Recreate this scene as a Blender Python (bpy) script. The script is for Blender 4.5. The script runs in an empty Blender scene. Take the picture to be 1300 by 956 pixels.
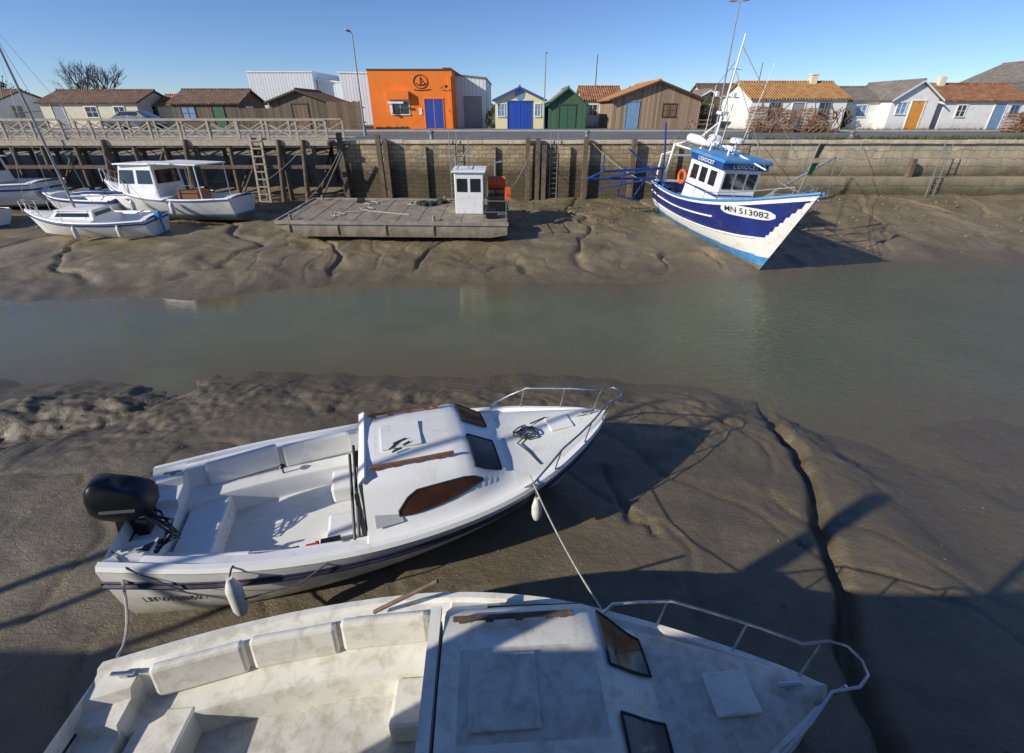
import bpy, math, random
import numpy as np
from mathutils import Vector, Matrix, Euler, noise as mnoise
import bmesh
random.seed(3)
R=math.radians
scene=bpy.context.scene
SUN_AZ=28.0; SUN_EL=27.0

# ------------------------------------------------------------------ materials
def newmat(name):
    m=bpy.data.materials.new(name); m.use_nodes=True
    nt=m.node_tree; b=nt.nodes['Principled BSDF']
    return m,nt,b
def c4(c): return (c[0],c[1],c[2],1)
def ramp(nt,fac,stops):
    r=nt.nodes.new('ShaderNodeValToRGB')
    el=r.color_ramp.elements
    while len(el)<len(stops): el.new(0.5)
    for e,(p,c) in zip(el,stops):
        e.position=p; e.color=c4(c) if not isinstance(c,(int,float)) else (c,c,c,1)
    nt.links.new(fac,r.inputs[0]); return r.outputs[0]
def noise(nt,vec,scale,detail=5,rough=.6,dist=0):
    n=nt.nodes.new('ShaderNodeTexNoise'); n.inputs['Scale'].default_value=scale
    n.inputs['Detail'].default_value=detail; n.inputs['Roughness'].default_value=rough
    n.inputs['Distortion'].default_value=dist
    nt.links.new(vec,n.inputs['Vector']); return n.outputs['Fac']
def mixc(nt,fac,a,b,blend='MIX'):
    n=nt.nodes.new('ShaderNodeMix'); n.data_type='RGBA'; n.blend_type=blend
    for s,v in ((n.inputs[0],fac),(n.inputs[6],a),(n.inputs[7],b)):
        if isinstance(v,(int,float)): s.default_value=v
        elif isinstance(v,(tuple,list)): s.default_value=c4(v)
        else: nt.links.new(v,s)
    return n.outputs[2]
def math_(nt,op,a,b=None,clamp=False):
    n=nt.nodes.new('ShaderNodeMath'); n.operation=op; n.use_clamp=clamp
    for i,v in enumerate((a,b)):
        if v is None: continue
        if isinstance(v,(int,float)): n.inputs[i].default_value=v
        else: nt.links.new(v,n.inputs[i])
    return n.outputs[0]
def bump(nt,b,h,strength=.5,dist=.02,prev=None):
    n=nt.nodes.new('ShaderNodeBump'); n.inputs['Strength'].default_value=strength
    n.inputs['Distance'].default_value=dist; nt.links.new(h,n.inputs['Height'])
    if prev is not None: nt.links.new(prev,n.inputs['Normal'])
    if b is not None: nt.links.new(n.outputs[0],b.inputs['Normal'])
    return n.outputs[0]
def objc(nt): return nt.nodes.new('ShaderNodeTexCoord').outputs['Object']
def sep(nt,v):
    s=nt.nodes.new('ShaderNodeSeparateXYZ'); nt.links.new(v,s.inputs[0]); return s.outputs
def mul(c,k): return tuple(min(1,x*k) for x in c)

def M(name,col,rough=.6,metal=0,var=.15,scale=3,bs=0,bscale=25,bdist=.01,dirt=None,dirt_amt=.4,dscale=2.5,zd=None,coat=0):
    m,nt,b=newmat(name); v=objc(nt)
    c=ramp(nt,noise(nt,v,scale),[(.3,mul(col,1-var)),(.7,mul(col,1+var))])
    if dirt is not None:
        f=ramp(nt,noise(nt,v,dscale,8,.7,.4),[(.62-dirt_amt*.35,0),(.85-dirt_amt*.25,1)])
        c=mixc(nt,math_(nt,'MULTIPLY',f,.85),c,dirt)
    if zd is not None:
        z0,z1,dc=zd
        mp=nt.nodes.new('ShaderNodeMapRange'); nt.links.new(sep(nt,v)[2],mp.inputs[0])
        mp.inputs[1].default_value=z1; mp.inputs[2].default_value=z0
        mp.inputs[3].default_value=0; mp.inputs[4].default_value=1
        sv=nt.nodes.new('ShaderNodeMapping'); sv.inputs['Scale'].default_value=(1,1,.25); nt.links.new(v,sv.inputs[0])
        nn=ramp(nt,noise(nt,sv.outputs[0],7,6,.7),[(.35,.25),(.65,1)])
        c=mixc(nt,math_(nt,'MULTIPLY',mp.outputs[0],nn,True),c,dc)
    nt.links.new(c,b.inputs['Base Color'])
    rr=ramp(nt,noise(nt,v,scale*3),[(.3,max(.03,rough-.08)),(.7,min(1,rough+.1))])
    nt.links.new(rr,b.inputs['Roughness'])
    b.inputs['Metallic'].default_value=metal
    if coat: b.inputs['Coat Weight'].default_value=coat
    if bs: bump(nt,b,noise(nt,v,bscale,6),bs,bdist)
    return m

def boards(name,col,width=.15,rough=.8,var=.3,gapc=(.05,.04,.03),horizontal=False,gap=.08,bs=.6,metal=0,light=None):
    m,nt,b=newmat(name); v=objc(nt); s=sep(nt,v)
    k=s[2] if horizontal else math_(nt,'ADD',s[0],s[1])
    k=math_(nt,'DIVIDE',k,width)
    fr=math_(nt,'FRACT',k); fl=math_(nt,'FLOOR',k)
    wn=nt.nodes.new('ShaderNodeTexWhiteNoise'); wn.noise_dimensions='1D'; nt.links.new(fl,wn.inputs['W'])
    c=ramp(nt,wn.outputs['Value'],[(0,mul(col,1-var)),(1,light if light else mul(col,1+var))])
    mp=nt.nodes.new('ShaderNodeMapping'); mp.inputs['Scale'].default_value=(8,8,1) if not horizontal else (1,1,8)
    nt.links.new(v,mp.inputs[0])
    c=mixc(nt,ramp(nt,noise(nt,mp.outputs[0],3,6),[(.4,0),(.8,.6)]),c,mul(col,.5))
    g=ramp(nt,fr,[(0,0),(gap,1),(1-gap,1),(1,0)])
    c=mixc(nt,g,gapc,c)  # gap colour laid along both edges of every board
    nt.links.new(c,b.inputs['Base Color']); b.inputs['Roughness'].default_value=rough; b.inputs['Metallic'].default_value=metal
    bump(nt,b,g,bs,.015)
    return m

def roofmat(name,c1,c2,c3,axis=0,w=.22):
    m,nt,b=newmat(name); v=objc(nt); s=sep(nt,v)
    k=math_(nt,'SINE',math_(nt,'MULTIPLY',s[axis],2*math.pi/w))
    br=nt.nodes.new('ShaderNodeTexVoronoi'); br.inputs['Scale'].default_value=4.2; nt.links.new(v,br.inputs['Vector'])
    c=ramp(nt,sep(nt,br.outputs['Color'])[0],[(0,c1),(.55,c2),(1,c3)])
    c=mixc(nt,ramp(nt,noise(nt,v,1.5,7,.7),[(.45,0),(.75,.6)]),c,mul(c1,.5))
    c=mixc(nt,ramp(nt,k,[(0,.5),(.5,0)]),c,mul(c1,.3))
    nt.links.new(c,b.inputs['Base Color']); b.inputs['Roughness'].default_value=.85
    bump(nt,b,k,.8,.03)
    return m

WHITE=M('gelcoat_white',(.84,.84,.81),.3,var=.02,dirt=(.60,.56,.47),dirt_amt=.16,dscale=3,coat=.3)
WHITE_HULL=M('hull_white',(.82,.82,.79),.35,var=.03,zd=(.15,.8,(.42,.38,.26)),dirt=(.5,.46,.36),dirt_amt=.16,coat=.3)
OLDWHITE=M('old_gelcoat',(.76,.74,.66),.55,var=.06,dirt=(.40,.36,.26),dirt_amt=.42,dscale=5,bs=.2,bscale=60,bdist=.004)
OLDDECK=M('old_nonslip_deck',(.60,.59,.53),.8,var=.12,dirt=(.31,.28,.21),dirt_amt=.5,dscale=7,bs=.6,bscale=150,bdist=.004)
NONSLIP=M('nonslip_white',(.76,.76,.72),.6,var=.05,dirt=(.50,.46,.38),dirt_amt=.26,dscale=6,bs=.3,bscale=200,bdist=.003)
NAVY=M('navy_stripe',(.02,.016,.045),.4,var=.2,dirt=(.2,.19,.2),dirt_amt=.2)
BLACK=M('black_plastic',(.014,.014,.016),.38,var=.2)
RUBBER=M('black_rubber',(.02,.02,.02),.7)
GLASSB=M('tinted_window',(.055,.024,.014),.12,var=.4,scale=3)
GLASSD=M('dark_window',(.02,.025,.03),.08,var=.3,coat=.6)
STEEL=M('stainless_tube',(.62,.62,.60),.22,1,var=.05)
TEAK=M('varnished_wood',(.20,.09,.035),.45,var=.35,scale=12,bs=.3)
OLDTEAK=M('weathered_wood_rail',(.12,.08,.055),.7,var=.35,scale=12,bs=.4)
FENDER=M('fender_vinyl',(.72,.71,.66),.45,var=.06,dirt=(.35,.32,.25),dirt_amt=.35,dscale=6)
ROPE=M('rope_pale',(.42,.39,.32),.9,var=.3,scale=40,bs=.6,bscale=90)
ROPED=M('rope_dark',(.06,.07,.07),.9,var=.3,scale=40)
RED=M('red_plastic',(.55,.03,.02),.4)
ORANGE=M('orange_buoy',(.75,.12,.02),.5,var=.15)
BLUE=M('boat_blue',(.012,.06,.26),.4,var=.15,dirt=(.1,.12,.2),dirt_amt=.2)
LBLUE=M('boat_light_blue',(.05,.27,.58),.5,var=.15,dirt=(.3,.28,.22),dirt_amt=.4,dscale=3)
NAVYH=M('boat_navy_hull',(.012,.027,.18),.38,var=.25,scale=1.2,dirt=(.09,.09,.17),dirt_amt=.2,dscale=2,coat=.15)
DIRTYW=M('boat_white_streaked',(.80,.79,.74),.5,var=.05,dirt=(.42,.31,.18),dirt_amt=.28,dscale=3)
ANTIF=M('antifouling_mud',(.24,.19,.13),.8,var=.3,dirt=(.1,.12,.07),dirt_amt=.6)
ANTIB=M('antifouling_blue',(.03,.10,.24),.7,var=.3,dirt=(.15,.13,.1),dirt_amt=.6)
PAINTW=M('painted_white',(.82,.82,.80),.45,var=.04,dirt=(.48,.38,.26),dirt_amt=.18,dscale=4)
PILE=M('timber_pile',(.16,.12,.08),.9,var=.4,scale=5,bs=.8,bscale=18,bdist=.03,dirt=(.06,.055,.038),dirt_amt=.45)
RAILW=M('weathered_rail_timber',(.42,.36,.27),.85,var=.25,scale=6,bs=.4)
ALU=M('dirty_aluminium_deck',(.34,.29,.22),.6,.1,var=.25,dirt=(.17,.135,.09),dirt_amt=.65,dscale=1.6,bs=.4,bscale=50)
ALUS=M('aluminium_side',(.38,.34,.27),.5,.15,var=.2,dirt=(.17,.135,.085),dirt_amt=.5,zd=(.0,.5,(.14,.11,.07)))
NET=M('heaped_net',(.02,.035,.03),.95,var=.5,scale=20,bs=1,bscale=40,bdist=.05)
GREY=M('galvanised',(.30,.31,.31),.5,.5,var=.15)
FLAGG=M('green_pennant',(.03,.22,.05),.8)

# ------------------------------------------------------------------ mesh helper
class MB:
    def __init__(s): s.v=[];s.f=[];s.m=[]
    def add(s,vs,fs,m=0):
        o=len(s.v); s.v+= [tuple(v) for v in vs]
        for f in fs: s.f.append([i+o for i in f]); s.m.append(m)
        return s
    def box(s,c,sz,m=0,rot=None):
        x,y,z=[a/2 for a in sz]
        vs=[Vector((i*x,j*y,k*z)) for i in(-1,1) for j in(-1,1) for k in(-1,1)]
        if rot is not None:
            mt=Euler(rot).to_matrix(); vs=[mt@v for v in vs]
        vs=[v+Vector(c) for v in vs]
        return s.add(vs,[(0,1,3,2),(4,6,7,5),(0,4,5,1),(2,3,7,6),(0,2,6,4),(1,5,7,3)],m)
    def bx(s,x0,x1,y0,y1,z0,z1,m=0):
        return s.box(((x0+x1)/2,(y0+y1)/2,(z0+z1)/2),(abs(x1-x0),abs(y1-y0),abs(z1-z0)),m)
    def cyl(s,p0,p1,r0,r1=None,n=8,m=0,cap=True):
        if r1 is None: r1=r0
        p0=Vector(p0);p1=Vector(p1); d=(p1-p0)
        if d.length<1e-6: return s
        d.normalize(); a=d.orthogonal().normalized(); b=d.cross(a)
        vs=[]
        for p,r in((p0,r0),(p1,r1)):
            for i in range(n):
                t=2*math.pi*i/n; vs.append(p+(a*math.cos(t)+b*math.sin(t))*r)
        fs=[(i,(i+1)%n,n+(i+1)%n,n+i) for i in range(n)]
        if cap: fs+= [tuple(range(n))[::-1],tuple(range(n,2*n))]
        return s.add(vs,fs,m)
    def tube(s,pts,r,n=7,m=0):
        pts=[Vector(p) for p in pts]; k=len(pts); vs=[]; 
        ref=None
        for i,p in enumerate(pts):
            d=(pts[min(k-1,i+1)]-pts[max(0,i-1)])
            if d.length<1e-7: d=Vector((0,0,1))
            d.normalize()
            if ref is None: ref=d.orthogonal().normalized()
            a=(ref-d*ref.dot(d))
            a=a.normalized() if a.length>1e-5 else d.orthogonal().normalized()
            ref=a; b=d.cross(a)
            rr=r[i] if isinstance(r,(list,tuple)) else r
            for j in range(n):
                t=2*math.pi*j/n; vs.append(p+(a*math.cos(t)+b*math.sin(t))*rr)
        fs=[(i*n+j,i*n+(j+1)%n,(i+1)*n+(j+1)%n,(i+1)*n+j) for i in range(k-1) for j in range(n)]
        fs+= [tuple(range(n))[::-1],tuple(range((k-1)*n,k*n))]
        return s.add(vs,fs,m)
    def slab(s,q,th,m=0):
        q=[Vector(p) for p in q]; nrm=(q[1]-q[0]).cross(q[3]-q[0]).normalized()*th
        vs=q+[p-nrm for p in q]
        return s.add(vs,[(0,1,2,3),(7,6,5,4),(0,4,5,1),(1,5,6,2),(2,6,7,3),(3,7,4,0)],m)
    def poly(s,pts,m=0): return s.add(pts,[tuple(range(len(pts)))],m)
    def lathe(s,prof,c=(0,0,0),n=14,m=0,axis='z'):
        vs=[]
        for r,h in prof:
            for i in range(n):
                t=2*math.pi*i/n
                x,y,z=r*math.cos(t),r*math.sin(t),h
                if axis=='x': x,y,z=z,x,y
                if axis=='y': x,y,z=x,z,y
                vs.append((x+c[0],y+c[1],z+c[2]))
        k=len(prof)
        fs=[(i*n+j,i*n+(j+1)%n,(i+1)*n+(j+1)%n,(i+1)*n+j) for i in range(k-1) for j in range(n)]
        fs+=[tuple(range(n))[::-1],tuple(range((k-1)*n,k*n))]
        return s.add(vs,fs,m)
    def obj(s,name,mats,parent=None,smooth=None,bevel=0,merge=False,loc=None):
        me=bpy.data.meshes.new(name); me.from_pydata(s.v,[],s.f)
        if not isinstance(mats,(list,tuple)): mats=[mats]
        for mm in mats: me.materials.append(mm)
        me.polygons.foreach_set('material_index',s.m)
        bm=bmesh.new(); bm.from_mesh(me)
        if merge: bmesh.ops.remove_doubles(bm,verts=bm.verts,dist=.0008)
        bmesh.ops.recalc_face_normals(bm,faces=bm.faces); bm.to_mesh(me); bm.free()
        if smooth:
            for p in me.polygons: p.use_smooth=True
            me.set_sharp_from_angle(angle=R(smooth))
        o=bpy.data.objects.new(name,me); scene.collection.objects.link(o)
        if parent is not None: o.parent=parent
        if loc is not None: o.location=loc
        if bevel:
            b=o.modifiers.new('bevel','BEVEL'); b.width=bevel; b.segments=2; b.limit_method='ANGLE'
        return o
def empty(name,loc=(0,0,0),rot=(0,0,0),sc=1):
    e=bpy.data.objects.new(name,None); e.empty_display_size=.3
    scene.collection.objects.link(e); e.location=loc; e.rotation_euler=rot; e.scale=(sc,sc,sc); return e
def sag(p0,p1,s,n=14):
    p0=Vector(p0);p1=Vector(p1)
    return [p0.lerp(p1,i/n)-Vector((0,0,s*4*(i/n)*(1-i/n))) for i in range(n+1)]
def herm(xs,ys,x):
    x=max(xs[0],min(xs[-1],x)); i=0
    while i<len(xs)-2 and x>xs[i+1]: i+=1
    def sl(j):
        if j==0: return (ys[1]-ys[0])/(xs[1]-xs[0])
        if j==len(xs)-1: return (ys[-1]-ys[-2])/(xs[-1]-xs[-2])
        return (ys[j+1]-ys[j-1])/(xs[j+1]-xs[j-1])
    h=xs[i+1]-xs[i]; t=(x-xs[i])/h
    return (2*t**3-3*t*t+1)*ys[i]+(t**3-2*t*t+t)*h*sl(i)+(-2*t**3+3*t*t)*ys[i+1]+(t**3-t*t)*h*sl(i+1)
def text_mesh(txt,size=1):
    cu=bpy.data.curves.new('t','FONT'); cu.body=txt; cu.size=size; cu.align_x='CENTER'; cu.align_y='CENTER'; cu.resolution_u=3
    cu.offset=.012*size
    o=bpy.data.objects.new('t',cu); scene.collection.objects.link(o)
    dg=bpy.context.evaluated_depsgraph_get(); me=bpy.data.meshes.new_from_object(o.evaluated_get(dg))
    vs=[tuple(v.co) for v in me.vertices]; fs=[tuple(p.vertices) for p in me.polygons]
    bpy.data.objects.remove(o); return vs,fs

# ------------------------------------------------------------------ noise / terrain
_rs=np.random.RandomState(11); PERM=_rs.permutation(512); GA=_rs.rand(512)*2*np.pi
def perlin(x,y,seed=0):
    x=np.asarray(x,float)+seed*17.3; y=np.asarray(y,float)-seed*9.1
    xi=np.floor(x).astype(int); yi=np.floor(y).astype(int); xf=x-xi; yf=y-yi
    def g(i,j,dx,dy):
        a=GA[(PERM[(xi+i)%512]+(yi+j))%512]; return np.cos(a)*dx+np.sin(a)*dy
    u=xf*xf*xf*(xf*(xf*6-15)+10); v=yf*yf*yf*(yf*(yf*6-15)+10)
    a=g(0,0,xf,yf);b=g(1,0,xf-1,yf);c=g(0,1,xf,yf-1);d=g(1,1,xf-1,yf-1)
    return (a*(1-u)+b*u)*(1-v)+(c*(1-u)+d*u)*v
def fbm(x,y,o=4,seed=0):
    s=0;a=1
    for i in range(o): s=s+a*perlin(x*2**i,y*2**i,seed+i); a*=.5
    return s
def sstep(a,b,x):
    t=np.clip((x-a)/(b-a),0,1); return t*t*(3-2*t)
NX=[-150,-12,-8.3,-5.8,-3.1,1,3.6,5.3,5.9,7.0,9.6,10.6,14,20,150]
NY=[9,9.0,8.9,9.5,9.2,9.2,8.8,8.3,7.3,7.4,8.3,7.2,6.2,6,6]
FX=[-150,-16.6,-10.5,-5.6,-1.4,3.9,9.3,14.8,21.4,150]
FY=[13.8,14.0,14.1,15.9,15.5,15.5,16.6,18.5,18.5,18]
GULLY=[(5.6,9.2),(5.35,7.9),(5.0,6.9),(4.95,6.1),(4.65,5.2),(4.25,4.3),(4.1,3.6),(3.6,2.8),(3.3,1.8)]
def segdist(x,y,pts):
    d=np.full(np.shape(x),1e9)
    for (ax,ay),(bx,by) in zip(pts[:-1],pts[1:]):
        t=np.clip(((x-ax)*(bx-ax)+(y-ay)*(by-ay))/((bx-ax)**2+(by-ay)**2),0,1)
        d=np.minimum(d,np.hypot(x-ax-t*(bx-ax),y-ay-t*(by-ay)))
    return d
def height(x,y):
    wob=.45*perlin(x*.55,x*0+3.3,2)+.2*perlin(x*1.7,y*.3,5)
    dn=np.interp(x,NX,NY)+wob-y; df=y-(np.interp(x,FX,FY)+.6*perlin(x*.4,x*0+1.1,7)+.35*perlin(x*1.3,y*.4,9))
    flat=sstep(5.2,7,x)
    dnp=np.maximum(dn,0); dfp=np.maximum(df,0)
    hn=(.42-.16*flat)*(1-np.exp(-dnp/(1.6+2*flat)))+.014*dnp
    hn=hn+.22*sstep(3.2,.8,y)
    hf=.80*(1-np.exp(-dfp/4.2))+.028*dfp
    wd=np.minimum(-dn,-df)
    h=np.where(dn>0,hn,np.where(df>0,hf,-.14*np.minimum(wd,3)))
    land=np.clip(np.maximum(dnp,dfp)/1.2,0,1)
    far=(dfp>0)*1.0
    amp=(1-.8*flat*(dn>0))
    wx=x+.8*fbm(x*.5,y*.5,2,20); wy=y+.8*fbm(x*.5+5,y*.5,2,23)
    big=fbm(wx*.42,wy*.7,3,1)
    h=h+land*amp*(.085+.065*far)*big
    crest=np.exp(-((dnp-1.5)/1.0)**2)*(dnp>0)*(1-flat)
    leftlump=sstep(-4.5,-7.5,x)*sstep(5.2,6.6,y)*(dn>0)
    rough=np.clip(.14+sstep(.0,.45,perlin(x*.3+2,y*.4,41))*.30*far+crest*.6+leftlump*.7,0,1.2)
    lum=fbm(wx*1.8,wy*2.4,4,31)
    h=h+land*amp*rough*.085*lum
    h=h+land*rough*.045*fbm(x*6,y*7,3,51)+land*.0055*fbm(x*11,y*12,3,55)
    tz=hf*5+big*1.3+.3*lum; ter=(tz-np.floor(tz)); h=h+far*land*.035*(sstep(.0,.85,ter)-ter)
    n=perlin(wx*.20+7,wy*.13,61); h=h-land*(.15)*np.exp(-(n/.018)**2)*np.clip(dfp/1.5,0,1)
    n2=perlin(wx*.5+1,wy*.45,66); h=h-land*amp*.03*np.exp(-(n2/.022)**2)
    n3=perlin(wx*1.3+4,wy*1.0,68); h=h-land*amp*.012*np.exp(-(n3/.03)**2)*sstep(-.1,.3,perlin(x*.4,y*.4,72))
    h=h+.08*np.exp(-((dn-1.3)/.8)**2)*(1-flat)*(dn>0)*(.6+1.2*fbm(x*.9,y*1.4,3,71))
    jx=.16*fbm(x*1.6,y*1.6,3,81)
    g=segdist(x+jx,y+jx,GULLY); h=h-.22*np.exp(-(g/.10)**2)-.07*np.exp(-(g/.5)**2)
    side=sstep(0,.5,x-np.interp(y,[2,4.3,6,9],[3.5,4.3,4.95,5.6]))
    h=h-.05*side*(dn>0)*(y<9)
    g2=segdist(x+jx*1.3,y+jx,[(1.45,5.6),(1.6,4.9),(1.9,4.3)]); h=h-.07*np.exp(-(g2/.08)**2)
    g3=segdist(x+jx*2,y+jx*2,[(-8.2,9.4),(-7.3,8.3),(-7.9,7.3),(-10,6.4),(-14,5.9)]); h=h-.30*np.exp(-(g3/.45)**2)
    g4=segdist(x+jx*2,y+jx*2,[(6.2,8.2),(7.4,6.2),(8.5,4.6),(9,3)]); h=h-.04*np.exp(-(g4/.35)**2)*flat
    h=h+.008*flat*land*np.abs(perlin(x*2.2+y*.6,y*6,91))*2
    h=np.where(x<-9.8,h+(4.0-h)*sstep(27.6,31.5,y),h)
    h=h+.45*sstep(12,16,x)*sstep(22,27,y)
    return h
def lines(segs):
    out=[]
    for a,b,st in segs:
        n=max(1,int(round((b-a)/st))); out+=list(np.linspace(a,b,n,endpoint=False))
    out.append(segs[-1][1]); return np.array(out)
def gridmesh(name,X,Y,Z):
    nx,ny=len(X),len(Y)
    xx,yy=np.meshgrid(X,Y); vs=np.stack([xx,yy,Z],-1).reshape(-1,3)
    i=np.arange(nx*ny).reshape(ny,nx)
    f=np.stack([i[:-1,:-1],i[:-1,1:],i[1:,1:],i[1:,:-1]],-1).reshape(-1,4)
    me=bpy.data.meshes.new(name); me.from_pydata(vs.tolist(),[],f.tolist())
    me.polygons.foreach_set('use_smooth',[True]*len(f)); me.update()
    o=bpy.data.objects.new(name,me); scene.collection.objects.link(o); return o
TX=lines([(-150,-60,3),(-60,-24,.4),(-24,-10,.11),(-10,11,.05),(11,26,.11),(26,60,.4),(60,150,3)])
TY=lines([(-6,0,.25),(0,9.9,.05),(9.9,13.3,.2),(13.3,27.6,.085),(27.6,32,.4)])
xx,yy=np.meshgrid(TX,TY); TZ=height(xx,yy)
mud=gridmesh('mud_bank',TX,TY,TZ)
def hz(x,y): return float(height(np.array([float(x)]),np.array([float(y)]))[0])

m,nt,b=newmat('wet_mud')
geo=nt.nodes.new('ShaderNodeNewGeometry'); P=geo.outputs['Position']; s=sep(nt,P)
c=ramp(nt,noise(nt,P,.7,8,.65,.3),[(.3,(.165,.128,.074)),(.5,(.225,.178,.104)),(.72,(.285,.230,.140))])
c=mixc(nt,ramp(nt,noise(nt,P,9,6,.7),[(.42,0),(.8,.6)]),c,(.105,.083,.049))
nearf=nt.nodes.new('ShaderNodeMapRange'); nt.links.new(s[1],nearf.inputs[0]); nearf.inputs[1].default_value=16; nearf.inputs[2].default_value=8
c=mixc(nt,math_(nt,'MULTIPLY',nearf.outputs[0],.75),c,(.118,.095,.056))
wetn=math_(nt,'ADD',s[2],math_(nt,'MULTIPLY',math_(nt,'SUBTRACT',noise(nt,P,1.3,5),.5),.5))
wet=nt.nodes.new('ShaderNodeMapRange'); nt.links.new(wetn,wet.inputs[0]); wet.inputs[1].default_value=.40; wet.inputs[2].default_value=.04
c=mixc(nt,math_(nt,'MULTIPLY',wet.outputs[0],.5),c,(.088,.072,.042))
pud=ramp(nt,noise(nt,P,.55,5,.55,.6),[(.52,0),(.62,1)])
c=mixc(nt,math_(nt,'MULTIPLY',pud,.35),c,(.088,.071,.042))
spk=ramp(nt,noise(nt,P,55,3,.6),[(.56,0),(.68,.55)])
c=mixc(nt,spk,c,(.055,.043,.026))
nt.links.new(c,b.inputs['Base Color'])
ro=math_(nt,'SUBTRACT',ramp(nt,noise(nt,P,2.2,6,.6),[(.3,.34),(.7,.56)]),math_(nt,'MULTIPLY',wet.outputs[0],.16),True)
ro=math_(nt,'SUBTRACT',ro,math_(nt,'MULTIPLY',pud,.14),True)
nt.links.new(ro,b.inputs['Roughness'])
b.inputs['Specular IOR Level'].default_value=.65
mpn=nt.nodes.new('ShaderNodeMapping'); mpn.inputs['Scale'].default_value=(1,1.5,1); nt.links.new(P,mpn.inputs[0])
b1=bump(nt,None,noise(nt,mpn.outputs[0],7,9,.7,.2),.65,.05)
b2=bump(nt,b,noise(nt,P,38,6,.75),.75,.016,b1)
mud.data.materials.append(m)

# ------------------------------------------------------------------ water
WX=lines([(-150,-30,4),(-30,30,.25),(30,150,4)]); WY=lines([(4,22,.15)])
xx,yy=np.meshgrid(WX,WY)
water=gridmesh('water',WX,WY,np.zeros_like(xx))
dep=-height(xx,yy)
at=water.data.attributes.new('depth','FLOAT','POINT'); at.data.foreach_set('value',dep.reshape(-1).astype(np.float32))
m,nt,b=newmat('murky_water')
geo=nt.nodes.new('ShaderNodeNewGeometry'); P=geo.outputs['Position']; s=sep(nt,P)
a=nt.nodes.new('ShaderNodeAttribute'); a.attribute_name='depth'
mr=nt.nodes.new('ShaderNodeMapRange'); nt.links.new(a.outputs['Fac'],mr.inputs[0]); mr.inputs[1].default_value=0; mr.inputs[2].default_value=.30
c=ramp(nt,noise(nt,P,.35,4),[(.3,(.105,.112,.054)),(.7,(.145,.145,.070))])
xg=nt.nodes.new('ShaderNodeMapRange'); nt.links.new(s[0],xg.inputs[0]); xg.inputs[1].default_value=2; xg.inputs[2].default_value=14
c=mixc(nt,math_(nt,'MULTIPLY',xg.outputs[0],.5),c,(.060,.078,.052))
c=mixc(nt,mr.outputs[0],(.12,.099,.056),c); nt.links.new(c,b.inputs['Base Color'])
b.inputs['Roughness'].default_value=.02; b.inputs['IOR'].default_value=1.40
mp=nt.nodes.new('ShaderNodeMapping'); mp.inputs['Rotation'].default_value=(0,0,R(35)); mp.inputs['Scale'].default_value=(1,2.4,1); nt.links.new(P,mp.inputs[0])
xr=nt.nodes.new('ShaderNodeMapRange'); nt.links.new(s[0],xr.inputs[0]); xr.inputs[1].default_value=-2; xr.inputs[2].default_value=11; xr.inputs[3].default_value=.06; xr.inputs[4].default_value=1.0
h=math_(nt,'MULTIPLY',noise(nt,mp.outputs[0],2.8,3,.5,.3),xr.outputs[0])
h2=math_(nt,'MULTIPLY',noise(nt,mp.outputs[0],8,3,.5),math_(nt,'MULTIPLY',xr.outputs[0],.5))
bump(nt,b,math_(nt,'ADD',h,h2),.9,.06)
water.data.materials.append(m)

# ------------------------------------------------------------------ upland ground
Q=4.1
gm=MB()
gm.poly([(-3000,31,Q),(-9.6,31,Q),(-9.6,3000,Q),(-3000,3000,Q)])
gm.poly([(-9.6,27.3,Q),(3000,27.3,Q),(3000,3000,Q),(-9.6,3000,Q)])
m,nt,b=newmat('dry_grass_gravel'); geo=nt.nodes.new('ShaderNodeNewGeometry'); P=geo.outputs['Position']
c=ramp(nt,noise(nt,P,.25,8,.7),[(.35,(.07,.085,.03)),(.5,(.15,.13,.08)),(.65,(.24,.215,.17))])
nt.links.new(c,b.inputs['Base Color']); b.inputs['Roughness'].default_value=.95
bump(nt,b,noise(nt,P,15,6),.5,.05)
gm.obj('ground',m)
m,nt,b=newmat('asphalt'); geo=nt.nodes.new('ShaderNodeNewGeometry'); P=geo.outputs['Position']
c=ramp(nt,noise(nt,P,.3,8,.6),[(.3,(.13,.13,.135)),(.7,(.21,.205,.20))])
c=mixc(nt,ramp(nt,noise(nt,P,60,2),[(.4,0),(.7,.5)]),c,(.08,.08,.08))
nt.links.new(c,b.inputs['Base Color']); b.inputs['Roughness'].default_value=.9
ASPH=m
rd=MB(); rd.poly([(-9.5,28.2,Q+.004),(160,28.2,Q+.004),(160,38.5,Q+.004),(-9.5,38.5,Q+.004)])
rd.poly([(-160,32,Q+.004),(-9.5,32,Q+.004),(-9.5,38.5,Q+.004),(-160,38.5,Q+.004)])
rd.poly([(-14,38.64,Q+.004),(14.5,38.64,Q+.004),(14.5,43.9,Q+.004),(-14,43.9,Q+.004)])
rd.obj('road',ASPH)
KERB=M('kerb_concrete',(.42,.41,.38),.85,bs=.3)
kb=MB(); kb.bx(-160,160,38.5,38.64,Q-.05,Q+.11); kb.obj('kerb',KERB)
PW=M('road_paint',(.7,.7,.68),.7,dirt=(.2,.2,.2),dirt_amt=.5)
mk=MB()
for i in range(-20,50): mk.poly([(i*3,34.4,Q+.008),(i*3+1.5,34.4,Q+.008),(i*3+1.5,34.52,Q+.008),(i*3,34.52,Q+.008)])
mk.obj('road_marking',PW)
GR=M('grass_blades',(.11,.12,.045),.9,var=.4,scale=4)
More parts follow.
